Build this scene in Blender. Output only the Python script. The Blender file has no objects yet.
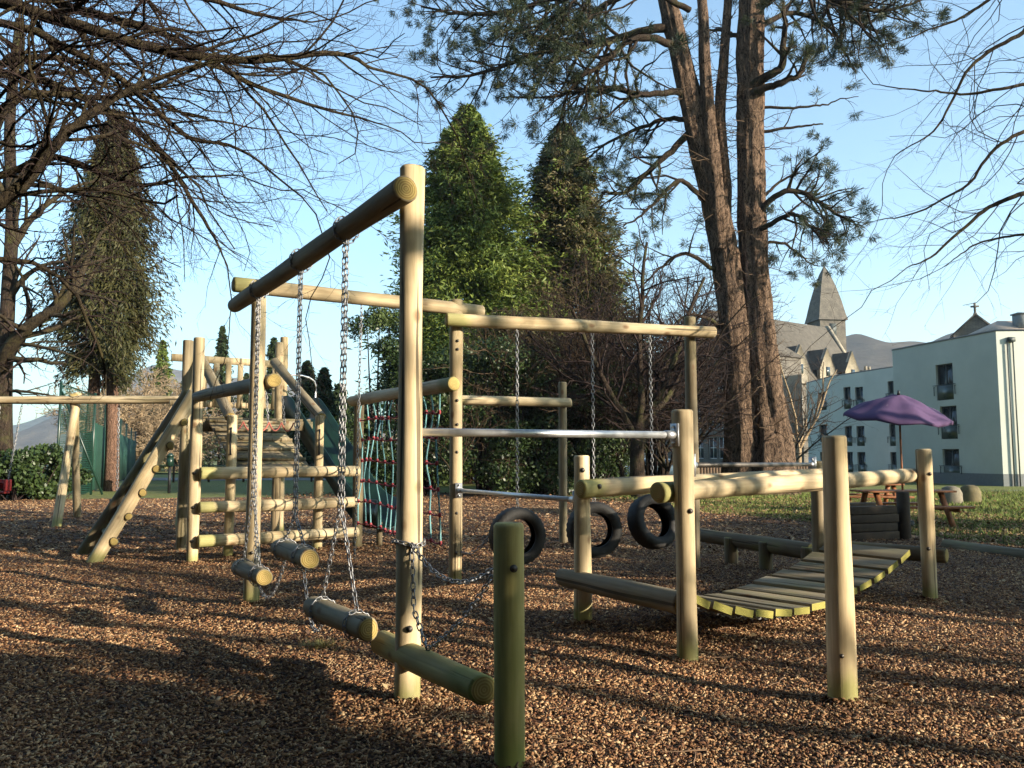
import bpy, math, random
import numpy as np
from mathutils import Vector, Matrix

random.seed(11)
RNG = np.random.default_rng(11)
SC = bpy.context.scene
COL = SC.collection
R = math.radians

# ------------------------------------------------------------------ camera
CAM_Z, F_PX, PITCH = 1.45, 820.0, R(5.05)
cam_d = bpy.data.cameras.new("camera")
cam = bpy.data.objects.new("camera", cam_d)
COL.objects.link(cam)
cam.location = (0, 0, CAM_Z)
cam.rotation_euler = (R(90) + PITCH, 0, 0)
cam_d.sensor_width = 36.0
cam_d.lens = F_PX / 1024 * 36.0
cam_d.clip_start = 0.05
cam_d.clip_end = 9000
SC.camera = cam


def ray(px, py):
    a, b = (px - 512) / F_PX, (384 - py) / F_PX
    return Vector((a, math.cos(PITCH) - b * math.sin(PITCH), math.sin(PITCH) + b * math.cos(PITCH)))


def at(px, py, Y):
    d = ray(px, py)
    return Vector((0, 0, CAM_Z)) + d * (Y / d.y)


def onz(px, py, z=0.0):
    d = ray(px, py)
    return Vector((0, 0, CAM_Z)) + d * ((z - CAM_Z) / d.z)


def V(*a):
    return Vector(a)


# ------------------------------------------------------------------ objects
def link(o, parent=None):
    COL.objects.link(o)
    if parent is not None:
        o.parent = parent
    return o


def tag(o, label=None, cat=None, group=None, kind=None):
    if label: o["label"] = label
    if cat: o["category"] = cat
    if group: o["group"] = group
    if kind: o["kind"] = kind
    return o


def thing(name, label, cat, loc, group=None):
    o = bpy.data.objects.new(name, None)
    o.empty_display_size = 0.2
    link(o)
    o.location = loc
    return tag(o, label, cat, group)


def world_loc(o):
    p = Vector((0, 0, 0))
    while o is not None:
        p += o.location
        o = o.parent
    return p


def place(o, parent, loc, rot=None):
    """parents are never rotated except logs, which carry no placed children"""
    if parent is not None:
        o.location = Vector(loc) - world_loc(parent)
    else:
        o.location = loc
    if rot is not None:
        o.rotation_mode = 'QUATERNION'
        o.rotation_quaternion = rot


def mesh_np(name, verts, faces, mats, parent=None, smooth=False, col=None, mat_idx=None, origin=None):
    """verts (N,3); faces: (M,k) array or list of arrays with different k"""
    verts = np.asarray(verts, dtype=np.float32).reshape(-1, 3)
    if not isinstance(faces, list):
        faces = [faces]
    faces = [np.asarray(f, dtype=np.int32) for f in faces if len(f)]
    me = bpy.data.meshes.new(name)
    o0 = Vector((0, 0, 0))
    if origin is not None:
        o0 = Vector(origin)
    elif parent is not None:
        o0 = world_loc(parent)
    verts = verts - np.array(o0, dtype=np.float32)
    me.vertices.add(len(verts))
    me.vertices.foreach_set("co", verts.ravel())
    loops = np.concatenate([f.ravel() for f in faces])
    tot = np.concatenate([np.full(len(f), f.shape[1], dtype=np.int32) for f in faces])
    start = np.concatenate([[0], np.cumsum(tot)[:-1]]).astype(np.int32)
    me.loops.add(len(loops))
    me.loops.foreach_set("vertex_index", loops)
    me.polygons.add(len(tot))
    me.polygons.foreach_set("loop_start", start)
    me.polygons.foreach_set("loop_total", tot)
    if smooth:
        me.polygons.foreach_set("use_smooth", np.ones(len(tot), dtype=bool))
    if mat_idx is not None:
        me.polygons.foreach_set("material_index", np.asarray(mat_idx, dtype=np.int32))
    me.update(calc_edges=True)
    if col is not None:
        at_ = me.color_attributes.new("Col", 'FLOAT_COLOR', 'POINT')
        c = np.ones((len(verts), 4), dtype=np.float32)
        c[:, :3] = col
        at_.data.foreach_set("color", c.ravel())
    for m in (mats if isinstance(mats, (list, tuple)) else [mats]):
        me.materials.append(m)
    o = bpy.data.objects.new(name, me)
    link(o, parent)
    if parent is None and origin is not None:
        o.location = o0
    return o


class MB:
    """collects boxes / prisms / sheets into one mesh"""
    def __init__(s):
        s.v, s.f, s.m = [], [], []

    def add(s, vs, fs, mi=0):
        n = len(s.v)
        s.v += [tuple(p) for p in vs]
        for f in fs:
            s.f.append([i + n for i in f])
            s.m.append(mi)

    def box(s, c, size, ax=None, mi=0):
        """ax: three unit axes (default world)"""
        c = Vector(c)
        if ax is None:
            ax = (V(1, 0, 0), V(0, 1, 0), V(0, 0, 1))
        hx, hy, hz = [ax[i] * size[i] / 2 for i in range(3)]
        vs = [c + sx * hx + sy * hy + sz * hz for sz in (-1, 1) for sx, sy in ((-1, -1), (1, -1), (1, 1), (-1, 1))]
        s.add(vs, [(3, 2, 1, 0), (4, 5, 6, 7), (0, 1, 5, 4), (1, 2, 6, 5), (2, 3, 7, 6), (3, 0, 4, 7)], mi)

    def bar(s, p0, p1, w, h, up=V(0, 0, 1), mi=0):
        p0, p1 = Vector(p0), Vector(p1)
        d = (p1 - p0).normalized()
        side = d.cross(up)
        if side.length < 1e-4:
            side = d.cross(V(1, 0, 0))
        side.normalize()
        u = side.cross(d).normalized()
        s.box((p0 + p1) / 2, ((p1 - p0).length, w, h), (d, side, u), mi)

    def cyl(s, p0, p1, r0, r1=None, n=10, mi=0, cap=True):
        r1 = r0 if r1 is None else r1
        p0, p1 = Vector(p0), Vector(p1)
        d = (p1 - p0).normalized()
        a = d.cross(V(0, 0, 1))
        if a.length < 1e-3:
            a = V(1, 0, 0)
        a.normalize()
        b = d.cross(a)
        vs = []
        for p, r in ((p0, r0), (p1, r1)):
            for k in range(n):
                t = 2 * math.pi * k / n
                vs.append(p + a * (r * math.cos(t)) + b * (r * math.sin(t)))
        fs = [(k, (k + 1) % n, n + (k + 1) % n, n + k) for k in range(n)]
        if cap:
            fs += [tuple(range(n - 1, -1, -1)), tuple(range(n, 2 * n))]
        s.add(vs, fs, mi)

    def build(s, name, mats, parent=None, smooth=False, origin=None):
        by = {}
        for f, m in zip(s.f, s.m):
            by.setdefault(len(f), []).append((f, m))
        fl, ml = [], []
        for k in by:
            fl.append(np.array([x[0] for x in by[k]]))
            ml += [x[1] for x in by[k]]
        return mesh_np(name, np.array(s.v), fl, mats, parent, smooth=smooth, mat_idx=ml, origin=origin)


def bevel(o, w=0.006, seg=2):
    m = o.modifiers.new("bevel", 'BEVEL')
    m.width = w
    m.segments = seg
    m.limit_method = 'ANGLE'
    return o


# ------------------------------------------------------------------ materials
def new_mat(name):
    m = bpy.data.materials.new(name)
    m.use_nodes = True
    nt = m.node_tree
    nt.nodes.clear()
    out = nt.nodes.new("ShaderNodeOutputMaterial")
    b = nt.nodes.new("ShaderNodeBsdfPrincipled")
    nt.links.new(b.outputs[0], out.inputs[0])
    b.inputs["Specular IOR Level"].default_value = 0.3
    return m, nt, b, out


def N(nt, t, **kw):
    n = nt.nodes.new(t)
    for k, v in kw.items():
        if hasattr(n, k) and not k[0].isupper():
            setattr(n, k, v)
        else:
            n.inputs[k.replace("_", " ")].default_value = v
    return n


def ramp(nt, fac, stops):
    r = nt.nodes.new("ShaderNodeValToRGB")
    e = r.color_ramp.elements
    while len(e) < len(stops):
        e.new(0.5)
    for i, (p, c) in enumerate(stops):
        e[i].position = p
        e[i].color = (*c, 1) if len(c) == 3 else c
    nt.links.new(fac, r.inputs[0])
    return r.outputs[0]


def mixc(nt, fac, a, b, mode='MIX'):
    m = nt.nodes.new("ShaderNodeMix")
    m.data_type = 'RGBA'
    m.blend_type = mode
    for sock, v in ((m.inputs[0], fac), (m.inputs[6], a), (m.inputs[7], b)):
        if hasattr(v, "links"):
            nt.links.new(v, sock)
        elif isinstance(v, (int, float)):
            sock.default_value = v
        else:
            sock.default_value = (*v, 1)
    return m.outputs[2]


def mth(nt, op, a, b=None, clamp=False):
    m = nt.nodes.new("ShaderNodeMath")
    m.operation = op
    m.use_clamp = clamp
    for i, v in enumerate((a, b)):
        if v is None: continue
        if hasattr(v, "links"): nt.links.new(v, m.inputs[i])
        else: m.inputs[i].default_value = v
    return m.outputs[0]


def mapping(nt, src, scale=(1, 1, 1), loc=None):
    m = nt.nodes.new("ShaderNodeMapping")
    m.inputs["Scale"].default_value = scale
    nt.links.new(src, m.inputs["Vector"])
    if loc is not None:
        nt.links.new(loc, m.inputs["Location"])
    return m.outputs[0]


def noise(nt, vec, scale, detail=3, rough=0.55, dist=0.0):
    n = nt.nodes.new("ShaderNodeTexNoise")
    n.inputs["Scale"].default_value = scale
    n.inputs["Detail"].default_value = detail
    n.inputs["Roughness"].default_value = rough
    n.inputs["Distortion"].default_value = dist
    nt.links.new(vec, n.inputs["Vector"])
    return n.outputs["Fac"]


def voro(nt, vec, scale, out="Distance", feature='F1'):
    n = nt.nodes.new("ShaderNodeTexVoronoi")
    n.feature = feature
    n.inputs["Scale"].default_value = scale
    nt.links.new(vec, n.inputs["Vector"])
    return n.outputs[out]


def bump(nt, b, h, strength=0.3, dist=0.01):
    n = nt.nodes.new("ShaderNodeBump")
    n.inputs["Strength"].default_value = strength
    n.inputs["Distance"].default_value = dist
    nt.links.new(h, n.inputs["Height"])
    nt.links.new(n.outputs[0], b.inputs["Normal"])


def coords(nt, kind="Object"):
    return nt.nodes.new("ShaderNodeTexCoord").outputs[kind]


def rand_shift(nt, k=37.0):
    oi = nt.nodes.new("ShaderNodeObjectInfo")
    c = nt.nodes.new("ShaderNodeCombineXYZ")
    m = mth(nt, 'MULTIPLY', oi.outputs["Random"], k)
    for i in range(3):
        nt.links.new(m, c.inputs[i])
    return c.outputs[0], oi.outputs["Random"]


def wood_side(name, light, dark, algae=0.5, base_green=True, grey=0.2):
    """peeled round timber: grain along local Z, knots, checks, algae in its own patches"""
    m, nt, b, out = new_mat(name)
    oc = coords(nt)
    sh, rnd = rand_shift(nt)
    v1 = mapping(nt, oc, (26, 26, 1.3), sh)
    grain = noise(nt, v1, 1.0, 4, 0.6, 0.6)
    c = ramp(nt, grain, [(0.28, dark), (0.62, light)])
    v2 = mapping(nt, oc, (5, 5, 1.1), sh)
    blotch = noise(nt, v2, 1.0, 3, 0.6)
    tone = ramp(nt, blotch, [(0.3, (0.60, 0.55, 0.47)), (0.62, (1.10, 1.08, 1.04))])
    c = mixc(nt, 1.0, c, tone, 'MULTIPLY')
    # grey weathering
    v3 = mapping(nt, oc, (9, 9, 0.7), sh)
    gm = ramp(nt, noise(nt, v3, 1.3, 3, 0.6), [(0.5, (0, 0, 0)), (0.72, (1, 1, 1))])
    c = mixc(nt, mth(nt, 'MULTIPLY', gm, grey), c, (0.22, 0.20, 0.16))
    # knots
    v4 = mapping(nt, oc, (3.2, 3.2, 2.0), sh)
    kd = voro(nt, v4, 1.5)
    km = ramp(nt, kd, [(0.07, (1, 1, 1)), (0.17, (0, 0, 0))])
    c = mixc(nt, mth(nt, 'MULTIPLY', km, 0.75), c, (0.16, 0.075, 0.03))
    # drying checks
    v5 = mapping(nt, oc, (20, 20, 0.45), sh)
    ck = noise(nt, v5, 1.0, 2, 0.5, 0.2)
    cm = ramp(nt, ck, [(0.335, (1, 1, 1)), (0.36, (0, 0, 0))])
    c = mixc(nt, mth(nt, 'MULTIPLY', cm, 0.8), c, (0.035, 0.025, 0.015))
    # algae
    v6 = mapping(nt, oc, (3, 3, 1.2), sh)
    an = noise(nt, v6, 1.2, 5, 0.65)
    am = ramp(nt, an, [(0.5, (0, 0, 0)), (0.75, (1, 1, 1))])
    amf = mth(nt, 'MULTIPLY', am, algae)
    c = mixc(nt, amf, c, (0.19, 0.20, 0.045))
    if base_green:
        sx = nt.nodes.new("ShaderNodeSeparateXYZ")
        nt.links.new(oc, sx.inputs[0])
        zz = mth(nt, 'ADD', sx.outputs[2], mth(nt, 'MULTIPLY', an, -0.35))
        bm = ramp(nt, zz, [(0.02, (1, 1, 1)), (0.16, (0, 0, 0))])
        c = mixc(nt, mth(nt, 'MULTIPLY', bm, 0.65), c, (0.17, 0.19, 0.04))
    hsv = nt.nodes.new("ShaderNodeHueSaturation")
    nt.links.new(mth(nt, 'ADD', mth(nt, 'MULTIPLY', rnd, 0.3), 0.85), hsv.inputs["Value"])
    nt.links.new(c, hsv.inputs["Color"])
    nt.links.new(hsv.outputs[0], b.inputs["Base Color"])
    b.inputs["Roughness"].default_value = 0.72
    h = mth(nt, 'SUBTRACT', mth(nt, 'MULTIPLY', grain, 0.5), mth(nt, 'MULTIPLY', cm, 1.0))
    bump(nt, b, h, 0.5, 0.006)
    return m


def wood_end(name, light, dark):
    m, nt, b, out = new_mat(name)
    oc = coords(nt)
    sh, rnd = rand_shift(nt)
    w = nt.nodes.new("ShaderNodeTexWave")
    w.wave_type = 'RINGS'
    w.rings_direction = 'Z'
    w.inputs["Scale"].default_value = 22
    w.inputs["Distortion"].default_value = 1.2
    w.inputs["Detail"].default_value = 2
    nt.links.new(oc, w.inputs["Vector"])
    c = ramp(nt, w.outputs["Fac"], [(0.1, dark), (0.8, light)])
    st = noise(nt, mapping(nt, oc, (9, 9, 9), sh), 1.0, 4)
    c = mixc(nt, ramp(nt, st, [(0.5, (0, 0, 0)), (0.8, (0.6, 0.6, 0.6))]), c, (0.14, 0.13, 0.03))
    nt.links.new(c, b.inputs["Base Color"])
    b.inputs["Roughness"].default_value = 0.85
    bump(nt, b, w.outputs["Fac"], 0.3, 0.003)
    return m


def simple(name, col, rough=0.6, metal=0.0, var=0.15, scale=6.0, bmp=0.0, spec=0.3, obj="Object"):
    """plain material with uneven tone and roughness"""
    m, nt, b, out = new_mat(name)
    oc = coords(nt, obj)
    n = noise(nt, oc, scale, 5, 0.6)
    lo = tuple(max(0, x * (1 - var)) for x in col)
    hi = tuple(min(1, x * (1 + var)) for x in col)
    c = ramp(nt, n, [(0.3, lo), (0.7, hi)])
    nt.links.new(c, b.inputs["Base Color"])
    b.inputs["Metallic"].default_value = metal
    b.inputs["Specular IOR Level"].default_value = spec
    nt.links.new(mth(nt, 'ADD', mth(nt, 'MULTIPLY', n, 0.25), rough - 0.12), b.inputs["Roughness"])
    if bmp:
        bump(nt, b, noise(nt, oc, scale * 6, 4), bmp, 0.01)
    return m


def leaf_mat(name, transl=0.25, rough=0.55):
    m, nt, b, out = new_mat(name)
    a = nt.nodes.new("ShaderNodeVertexColor")
    a.layer_name = "Col"
    nt.links.new(a.outputs[0], b.inputs["Base Color"])
    b.inputs["Roughness"].default_value = rough
    t = nt.nodes.new("ShaderNodeBsdfTranslucent")
    nt.links.new(a.outputs[0], t.inputs[0])
    mx = nt.nodes.new("ShaderNodeMixShader")
    mx.inputs[0].default_value = transl
    nt.links.new(b.outputs[0], mx.inputs[1])
    nt.links.new(t.outputs[0], mx.inputs[2])
    nt.links.new(mx.outputs[0], out.inputs[0])
    return m


def bark_mat(name, dark, light, scale=1.0, moss=0.0, lichen=None):
    m, nt, b, out = new_mat(name)
    oc = coords(nt)
    wv = nt.nodes.new("ShaderNodeVectorMath"); wv.operation = 'ADD'
    wn = nt.nodes.new("ShaderNodeTexNoise"); wn.inputs["Scale"].default_value = 2.2 * scale; wn.inputs["Detail"].default_value = 4
    nt.links.new(oc, wn.inputs["Vector"])
    ws = nt.nodes.new("ShaderNodeVectorMath"); ws.operation = 'SCALE'; ws.inputs[3].default_value = 0.38 / scale
    nt.links.new(wn.outputs["Color"], ws.inputs[0]); nt.links.new(oc, wv.inputs[0]); nt.links.new(ws.outputs[0], wv.inputs[1])
    n1 = noise(nt, mapping(nt, wv.outputs[0], (11 * scale, 11 * scale, 1.3 * scale)), 1.0, 8, 0.7, 0.3)
    n2 = noise(nt, mapping(nt, wv.outputs[0], (24 * scale, 24 * scale, 7 * scale)), 1.0, 5, 0.7)
    f = mth(nt, 'ADD', mth(nt, 'MULTIPLY', n1, 0.58), mth(nt, 'MULTIPLY', n2, 0.42))
    f = ramp(nt, f, [(0.40, (0, 0, 0)), (0.62, (1, 1, 1))])
    c = ramp(nt, f, [(0.1, dark), (0.9, light)])
    if moss:
        mm = ramp(nt, noise(nt, oc, 1.1 * scale, 5, 0.65), [(0.5, (0, 0, 0)), (0.68, (1, 1, 1))])
        c = mixc(nt, mth(nt, 'MULTIPLY', mm, moss), c, lichen or (0.10, 0.12, 0.03))
    nt.links.new(c, b.inputs["Base Color"])
    b.inputs["Roughness"].default_value = 0.9
    b.inputs["Specular IOR Level"].default_value = 0.1
    bump(nt, b, f, 0.9, 0.05 / scale)
    return m


M = {}
M['log'] = wood_side('peeled_log', (0.53, 0.435, 0.285), (0.37, 0.285, 0.165), algae=0.16)
M['log_end'] = wood_end('log_end_grain', (0.40, 0.30, 0.11), (0.25, 0.165, 0.05))
M['log_green'] = wood_side('algae_log', (0.42, 0.36, 0.145), (0.27, 0.23, 0.085), algae=0.5, grey=0.3)
M['log_grey'] = wood_side('weathered_log', (0.30, 0.25, 0.165), (0.20, 0.16, 0.10), algae=0.3, base_green=False, grey=0.45)
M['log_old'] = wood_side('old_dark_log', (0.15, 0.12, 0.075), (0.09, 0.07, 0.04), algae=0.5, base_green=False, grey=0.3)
M['plank'] = wood_side('bridge_plank', (0.27, 0.22, 0.14), (0.17, 0.135, 0.08), algae=0.45, base_green=False, grey=0.45)
M['plank_end'] = wood_end('plank_end_algae', (0.32, 0.29, 0.07), (0.18, 0.16, 0.04))
M['steel'] = simple('galvanised_steel', (0.55, 0.56, 0.57), 0.38, 0.75, 0.14, 14, spec=0.5)
M['chain'] = simple('chain_steel', (0.26, 0.26, 0.265), 0.5, 0.8, 0.25, 20, spec=0.5)
M['bolt'] = simple('dark_bolt', (0.10, 0.09, 0.08), 0.5, 0.6, 0.2)
M['rubber'] = simple('tyre_rubber', (0.014, 0.0135, 0.013), 0.72, 0, 0.6, 8, bmp=0.3, spec=0.4)
M['rope_blue'] = simple('blue_green_rope', (0.15, 0.32, 0.34), 0.8, 0, 0.2, 60)
M['rope_red'] = simple('red_rope', (0.30, 0.055, 0.065), 0.8, 0, 0.2, 60)
M['green_plastic'] = simple('dark_green_plastic', (0.007, 0.026, 0.018), 0.35, 0, 0.15, 3, spec=0.5)
M['red_plastic'] = simple('red_rubber', (0.20, 0.02, 0.02), 0.5, 0, 0.15, 6)
M['table_wood'] = simple('stained_table_wood', (0.23, 0.085, 0.032), 0.6, 0, 0.3, 9, bmp=0.3)
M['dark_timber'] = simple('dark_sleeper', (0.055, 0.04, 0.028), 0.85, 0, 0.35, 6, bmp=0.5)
M['purple'] = simple('purple_canvas', (0.075, 0.042, 0.098), 0.85, 0, 0.12, 3)
M['black_metal'] = simple('black_metal', (0.025, 0.025, 0.027), 0.5, 0.2, 0.15)
M['glass'] = simple('window_glass', (0.03, 0.04, 0.045), 0.12, 0.0, 0.3, 1.2, spec=0.8)
M['frame_white'] = simple('white_frame', (0.6, 0.6, 0.58), 0.5, 0, 0.08)
M['frame_dark'] = simple('dark_frame', (0.05, 0.06, 0.06), 0.5, 0, 0.1)
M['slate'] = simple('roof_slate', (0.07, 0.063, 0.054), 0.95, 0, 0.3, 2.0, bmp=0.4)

# ------------------------------------------------------------------ round timber
def log(name, p0, p1, r0, parent, r1=None, mats=('log', 'log_end'), n=22, lip=0.012, wob=0.006):
    p0, p1 = Vector(p0), Vector(p1)
    r1 = r0 if r1 is None else r1
    L = (p1 - p0).length
    d = (p1 - p0).normalized()
    rot = Vector((0, 0, 1)).rotation_difference(d)
    zs = [0.0, 0.0, lip] + list(np.linspace(lip * 2, L - lip * 2, max(3, int(L / 0.18)))) + [L - lip, L, L]
    ins = [0.0] + [None] * (len(zs) - 2) + [0.0]
    th = np.arange(n) * 2 * math.pi / n
    ph = RNG.uniform(0, 6.28, 4)
    rings = []
    for i, z in enumerate(zs):
        t = z / L
        r = r0 + (r1 - r0) * t
        if i in (0, len(zs) - 1): k = 0.45
        elif i in (1, len(zs) - 2): k = 1 - lip / r * 0.8
        else: k = 1.0
        w = 1 + wob / r * (np.sin(th * 2 + ph[0] + z * 1.7) * 0.5 + np.sin(th * 3 + ph[1] - z * 2.3) * 0.3 + math.sin(z * 2.9 + ph[2]) * 0.5)
        rr = r * k * w
        bx, by = 0.35 * wob * math.sin(z * 1.3 + ph[3]), 0.35 * wob * math.cos(z * 1.7 + ph[2])
        rings.append(np.stack([rr * np.cos(th) + bx, rr * np.sin(th) + by, np.full(n, z)], 1))
    vs = np.concatenate(rings)
    nr = len(zs)
    q, mi = [], []
    for i in range(nr - 1):
        for k in range(n):
            q.append((i * n + k, i * n + (k + 1) % n, (i + 1) * n + (k + 1) % n, (i + 1) * n + k))
            mi.append(1 if i in (0, nr - 2) else 0)
    caps = np.array([list(range(n - 1, -1, -1)), list(range((nr - 1) * n, nr * n))])
    o = mesh_np(name, vs, [np.array(q), caps], [M[mats[0]], M[mats[1]]], None, smooth=True, mat_idx=mi + [1, 1])
    if parent is not None:
        o.parent = parent
    place(o, parent, p0, rot)
    return o


def post(parent, base, top_z, r, name='post', lean=(0, 0), mats=('log', 'log_end'), r1=None):
    b = Vector((base[0], base[1], -0.12))
    t = Vector((base[0] + lean[0], base[1] + lean[1], top_z))
    return log(name, b, t, r, parent, r1=(r * 0.97 if r1 is None else r1), mats=mats)


def bolts(parent, pts, r=0.022):
    """each bolt head is a part of its thing"""
    for p, d in pts:
        p, d = Vector(p), Vector(d).normalized()
        mb = MB()
        mb.cyl(p - d * 0.01, p + d * 0.003, r * 1.1, n=12)
        mb.cyl(p, p + d * 0.009, r * 0.6, n=6)
        mb.build('bolt', M['bolt'], parent)


# ------------------------------------------------------------------ chain
def link_template(pitch, wire):
    a, b = pitch * 0.62, pitch * 0.30
    path = []
    for k in range(12):
        t = 2 * math.pi * k / 12
        x = b * math.cos(t)
        z = b * math.sin(t) + (a - b) * (1 if math.sin(t) > 1e-6 else (-1 if math.sin(t) < -1e-6 else 0))
        path.append((x, z))
    P = np.array(path)
    T = np.roll(P, -1, 0) - np.roll(P, 1, 0)
    T /= np.linalg.norm(T, axis=1)[:, None]
    Nn = np.stack([T[:, 1], -T[:, 0]], 1)
    vs = []
    for i in range(12):
        for k in range(5):
            t = 2 * math.pi * k / 5
            off = Nn[i] * wire * math.cos(t)
            vs.append((P[i, 0] + off[0], wire * math.sin(t), P[i, 1] + off[1]))
    fs = []
    for i in range(12):
        j = (i + 1) % 12
        for k in range(5):
            l = (k + 1) % 5
            fs.append((i * 5 + k, i * 5 + l, j * 5 + l, j * 5 + k))
    return np.array(vs), np.array(fs)


def resample(pts, pitch):
    pts = np.array([tuple(p) for p in pts], float)
    seg = np.linalg.norm(np.diff(pts, axis=0), axis=1)
    cum = np.concatenate([[0], np.cumsum(seg)])
    n = max(2, int(round(cum[-1] / pitch)))
    s = (np.arange(n) + 0.5) * cum[-1] / n
    C = np.stack([np.interp(s, cum, pts[:, i]) for i in range(3)], 1)
    e = 0.4 * cum[-1] / n
    T = np.stack([np.interp(s + e, cum, pts[:, i]) - np.interp(s - e, cum, pts[:, i]) for i in range(3)], 1)
    T /= np.linalg.norm(T, axis=1)[:, None]
    return C, T


def chain(parent, pts, pitch=0.043, wire=0.0046, name='chain', mat='chain'):
    tv, tf = link_template(pitch, wire)
    C, T = resample(pts, pitch)
    ref = np.array([0.6, 0.8, 0.05])
    A = np.cross(T, ref); A /= np.linalg.norm(A, axis=1)[:, None]
    B = np.cross(T, A)
    tw = np.where(np.arange(len(C)) % 2 == 0, 0.4, 0.4 + math.pi / 2) + RNG.normal(0, 0.15, len(C))
    X = A * np.cos(tw)[:, None] + B * np.sin(tw)[:, None]
    Y = np.cross(T, X)
    vs = C[:, None, :] + tv[None, :, 0:1] * X[:, None, :] + tv[None, :, 1:2] * Y[:, None, :] + tv[None, :, 2:3] * T[:, None, :]
    fs = tf[None] + (np.arange(len(C)) * len(tv))[:, None, None]
    return mesh_np(name, vs.reshape(-1, 3), fs.reshape(-1, 4), M[mat], parent, smooth=True)


def sag(p0, p1, s, n=14):
    p0, p1 = Vector(p0), Vector(p1)
    return [p0.lerp(p1, k / n) + Vector((0, 0, -4 * s * (k / n) * (1 - k / n))) for k in range(n + 1)]


def tubes_np(polys, sides=5):
    """polys: list of (pts (N,3), radii (N,)) -> verts, quads"""
    vs, fs, base = [], [], 0
    th = np.arange(sides) * 2 * math.pi / sides
    ct, st = np.cos(th), np.sin(th)
    kk = np.arange(sides)
    k2 = (kk + 1) % sides
    for pts, rad in polys:
        pts = np.asarray(pts, float)
        n = len(pts)
        T = np.empty_like(pts)
        T[1:-1] = pts[2:] - pts[:-2]
        T[0] = pts[1] - pts[0]
        T[-1] = pts[-1] - pts[-2]
        T /= np.linalg.norm(T, axis=1)[:, None] + 1e-9
        m = np.abs(T.mean(0))
        ref = np.zeros(3); ref[int(np.argmin(m))] = 1
        A = np.cross(T, ref); A /= np.linalg.norm(A, axis=1)[:, None] + 1e-9
        B = np.cross(T, A)
        ring = pts[:, None, :] + np.asarray(rad)[:, None, None] * (A[:, None, :] * ct[None, :, None] + B[:, None, :] * st[None, :, None])
        vs.append(ring.reshape(-1, 3))
        i = np.arange(n - 1)[:, None] * sides
        f = np.stack([i + kk, i + k2, i + sides + k2, i + sides + kk], -1).reshape(-1, 4) + base
        fs.append(f)
        base += n * sides
    return np.concatenate(vs), np.concatenate(fs)


def tube_obj(name, polys, sides, mat, parent=None, smooth=True, origin=None):
    v, f = tubes_np(polys, sides)
    return mesh_np(name, v, f, mat, parent, smooth=smooth, origin=origin)


def smooth_path(pts, n=24):
    """Catmull-Rom through control points"""
    P = [np.array(tuple(p), float) for p in pts]
    P = [2 * P[0] - P[1]] + P + [2 * P[-1] - P[-2]]
    out = []
    seg = len(P) - 3
    per = max(2, n // seg)
    for i in range(seg):
        a, b, c, d = P[i:i + 4]
        for k in range(per):
            t = k / per
            out.append(0.5 * ((2 * b) + (-a + c) * t + (2 * a - 5 * b + 4 * c - d) * t * t + (-a + 3 * b - 3 * c + d) * t ** 3))
    out.append(P[-2])
    return np.array(out)


# ================================================================== SETTING
SUN_AZ = math.atan2(0.87, -0.49)          # clockwise from +Y
SUN_EL = R(16.0)
SUN_H = V(math.sin(SUN_AZ), math.cos(SUN_AZ), 0)
SUN_W = V(0.49, 0.87, 0)                  # horizontal, across the sun


def sunpos(w, a):
    """plan position from across-sun (w) and down-sun (a) distances"""
    return -SUN_H * a + SUN_W * w


def gh(x, y):
    """gentle lumps of the bark"""
    x = np.asarray(x, float); y = np.asarray(y, float)
    f = np.clip(1.25 - np.hypot(x, y) / 40, 0, 1)
    h = 0.020 * np.sin(1.3 * x + 0.4 * y) + 0.022 * np.sin(0.9 * y - 0.7 * x + 1.0) + 0.012 * np.sin(3.1 * x - 1.1 * y) + 0.010 * np.sin(2.3 * x + 2.9 * y + 2)
    return h * f - 0.02


def bark_edge(x):
    """far edge of the bark area in y for a given x"""
    x = np.asarray(x, float)
    e = 29.5 + 4.5 * np.exp(-((x - 0.5) / 6.0) ** 4) + 0.6 * np.sin(x * 0.5) + 0.4 * np.sin(x * 1.7)
    r = 13.2 + np.clip((8.5 - x) * 2.7, 0, 30)
    return np.minimum(e, r + 0.3 * np.sin(x * 2.1))


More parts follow.
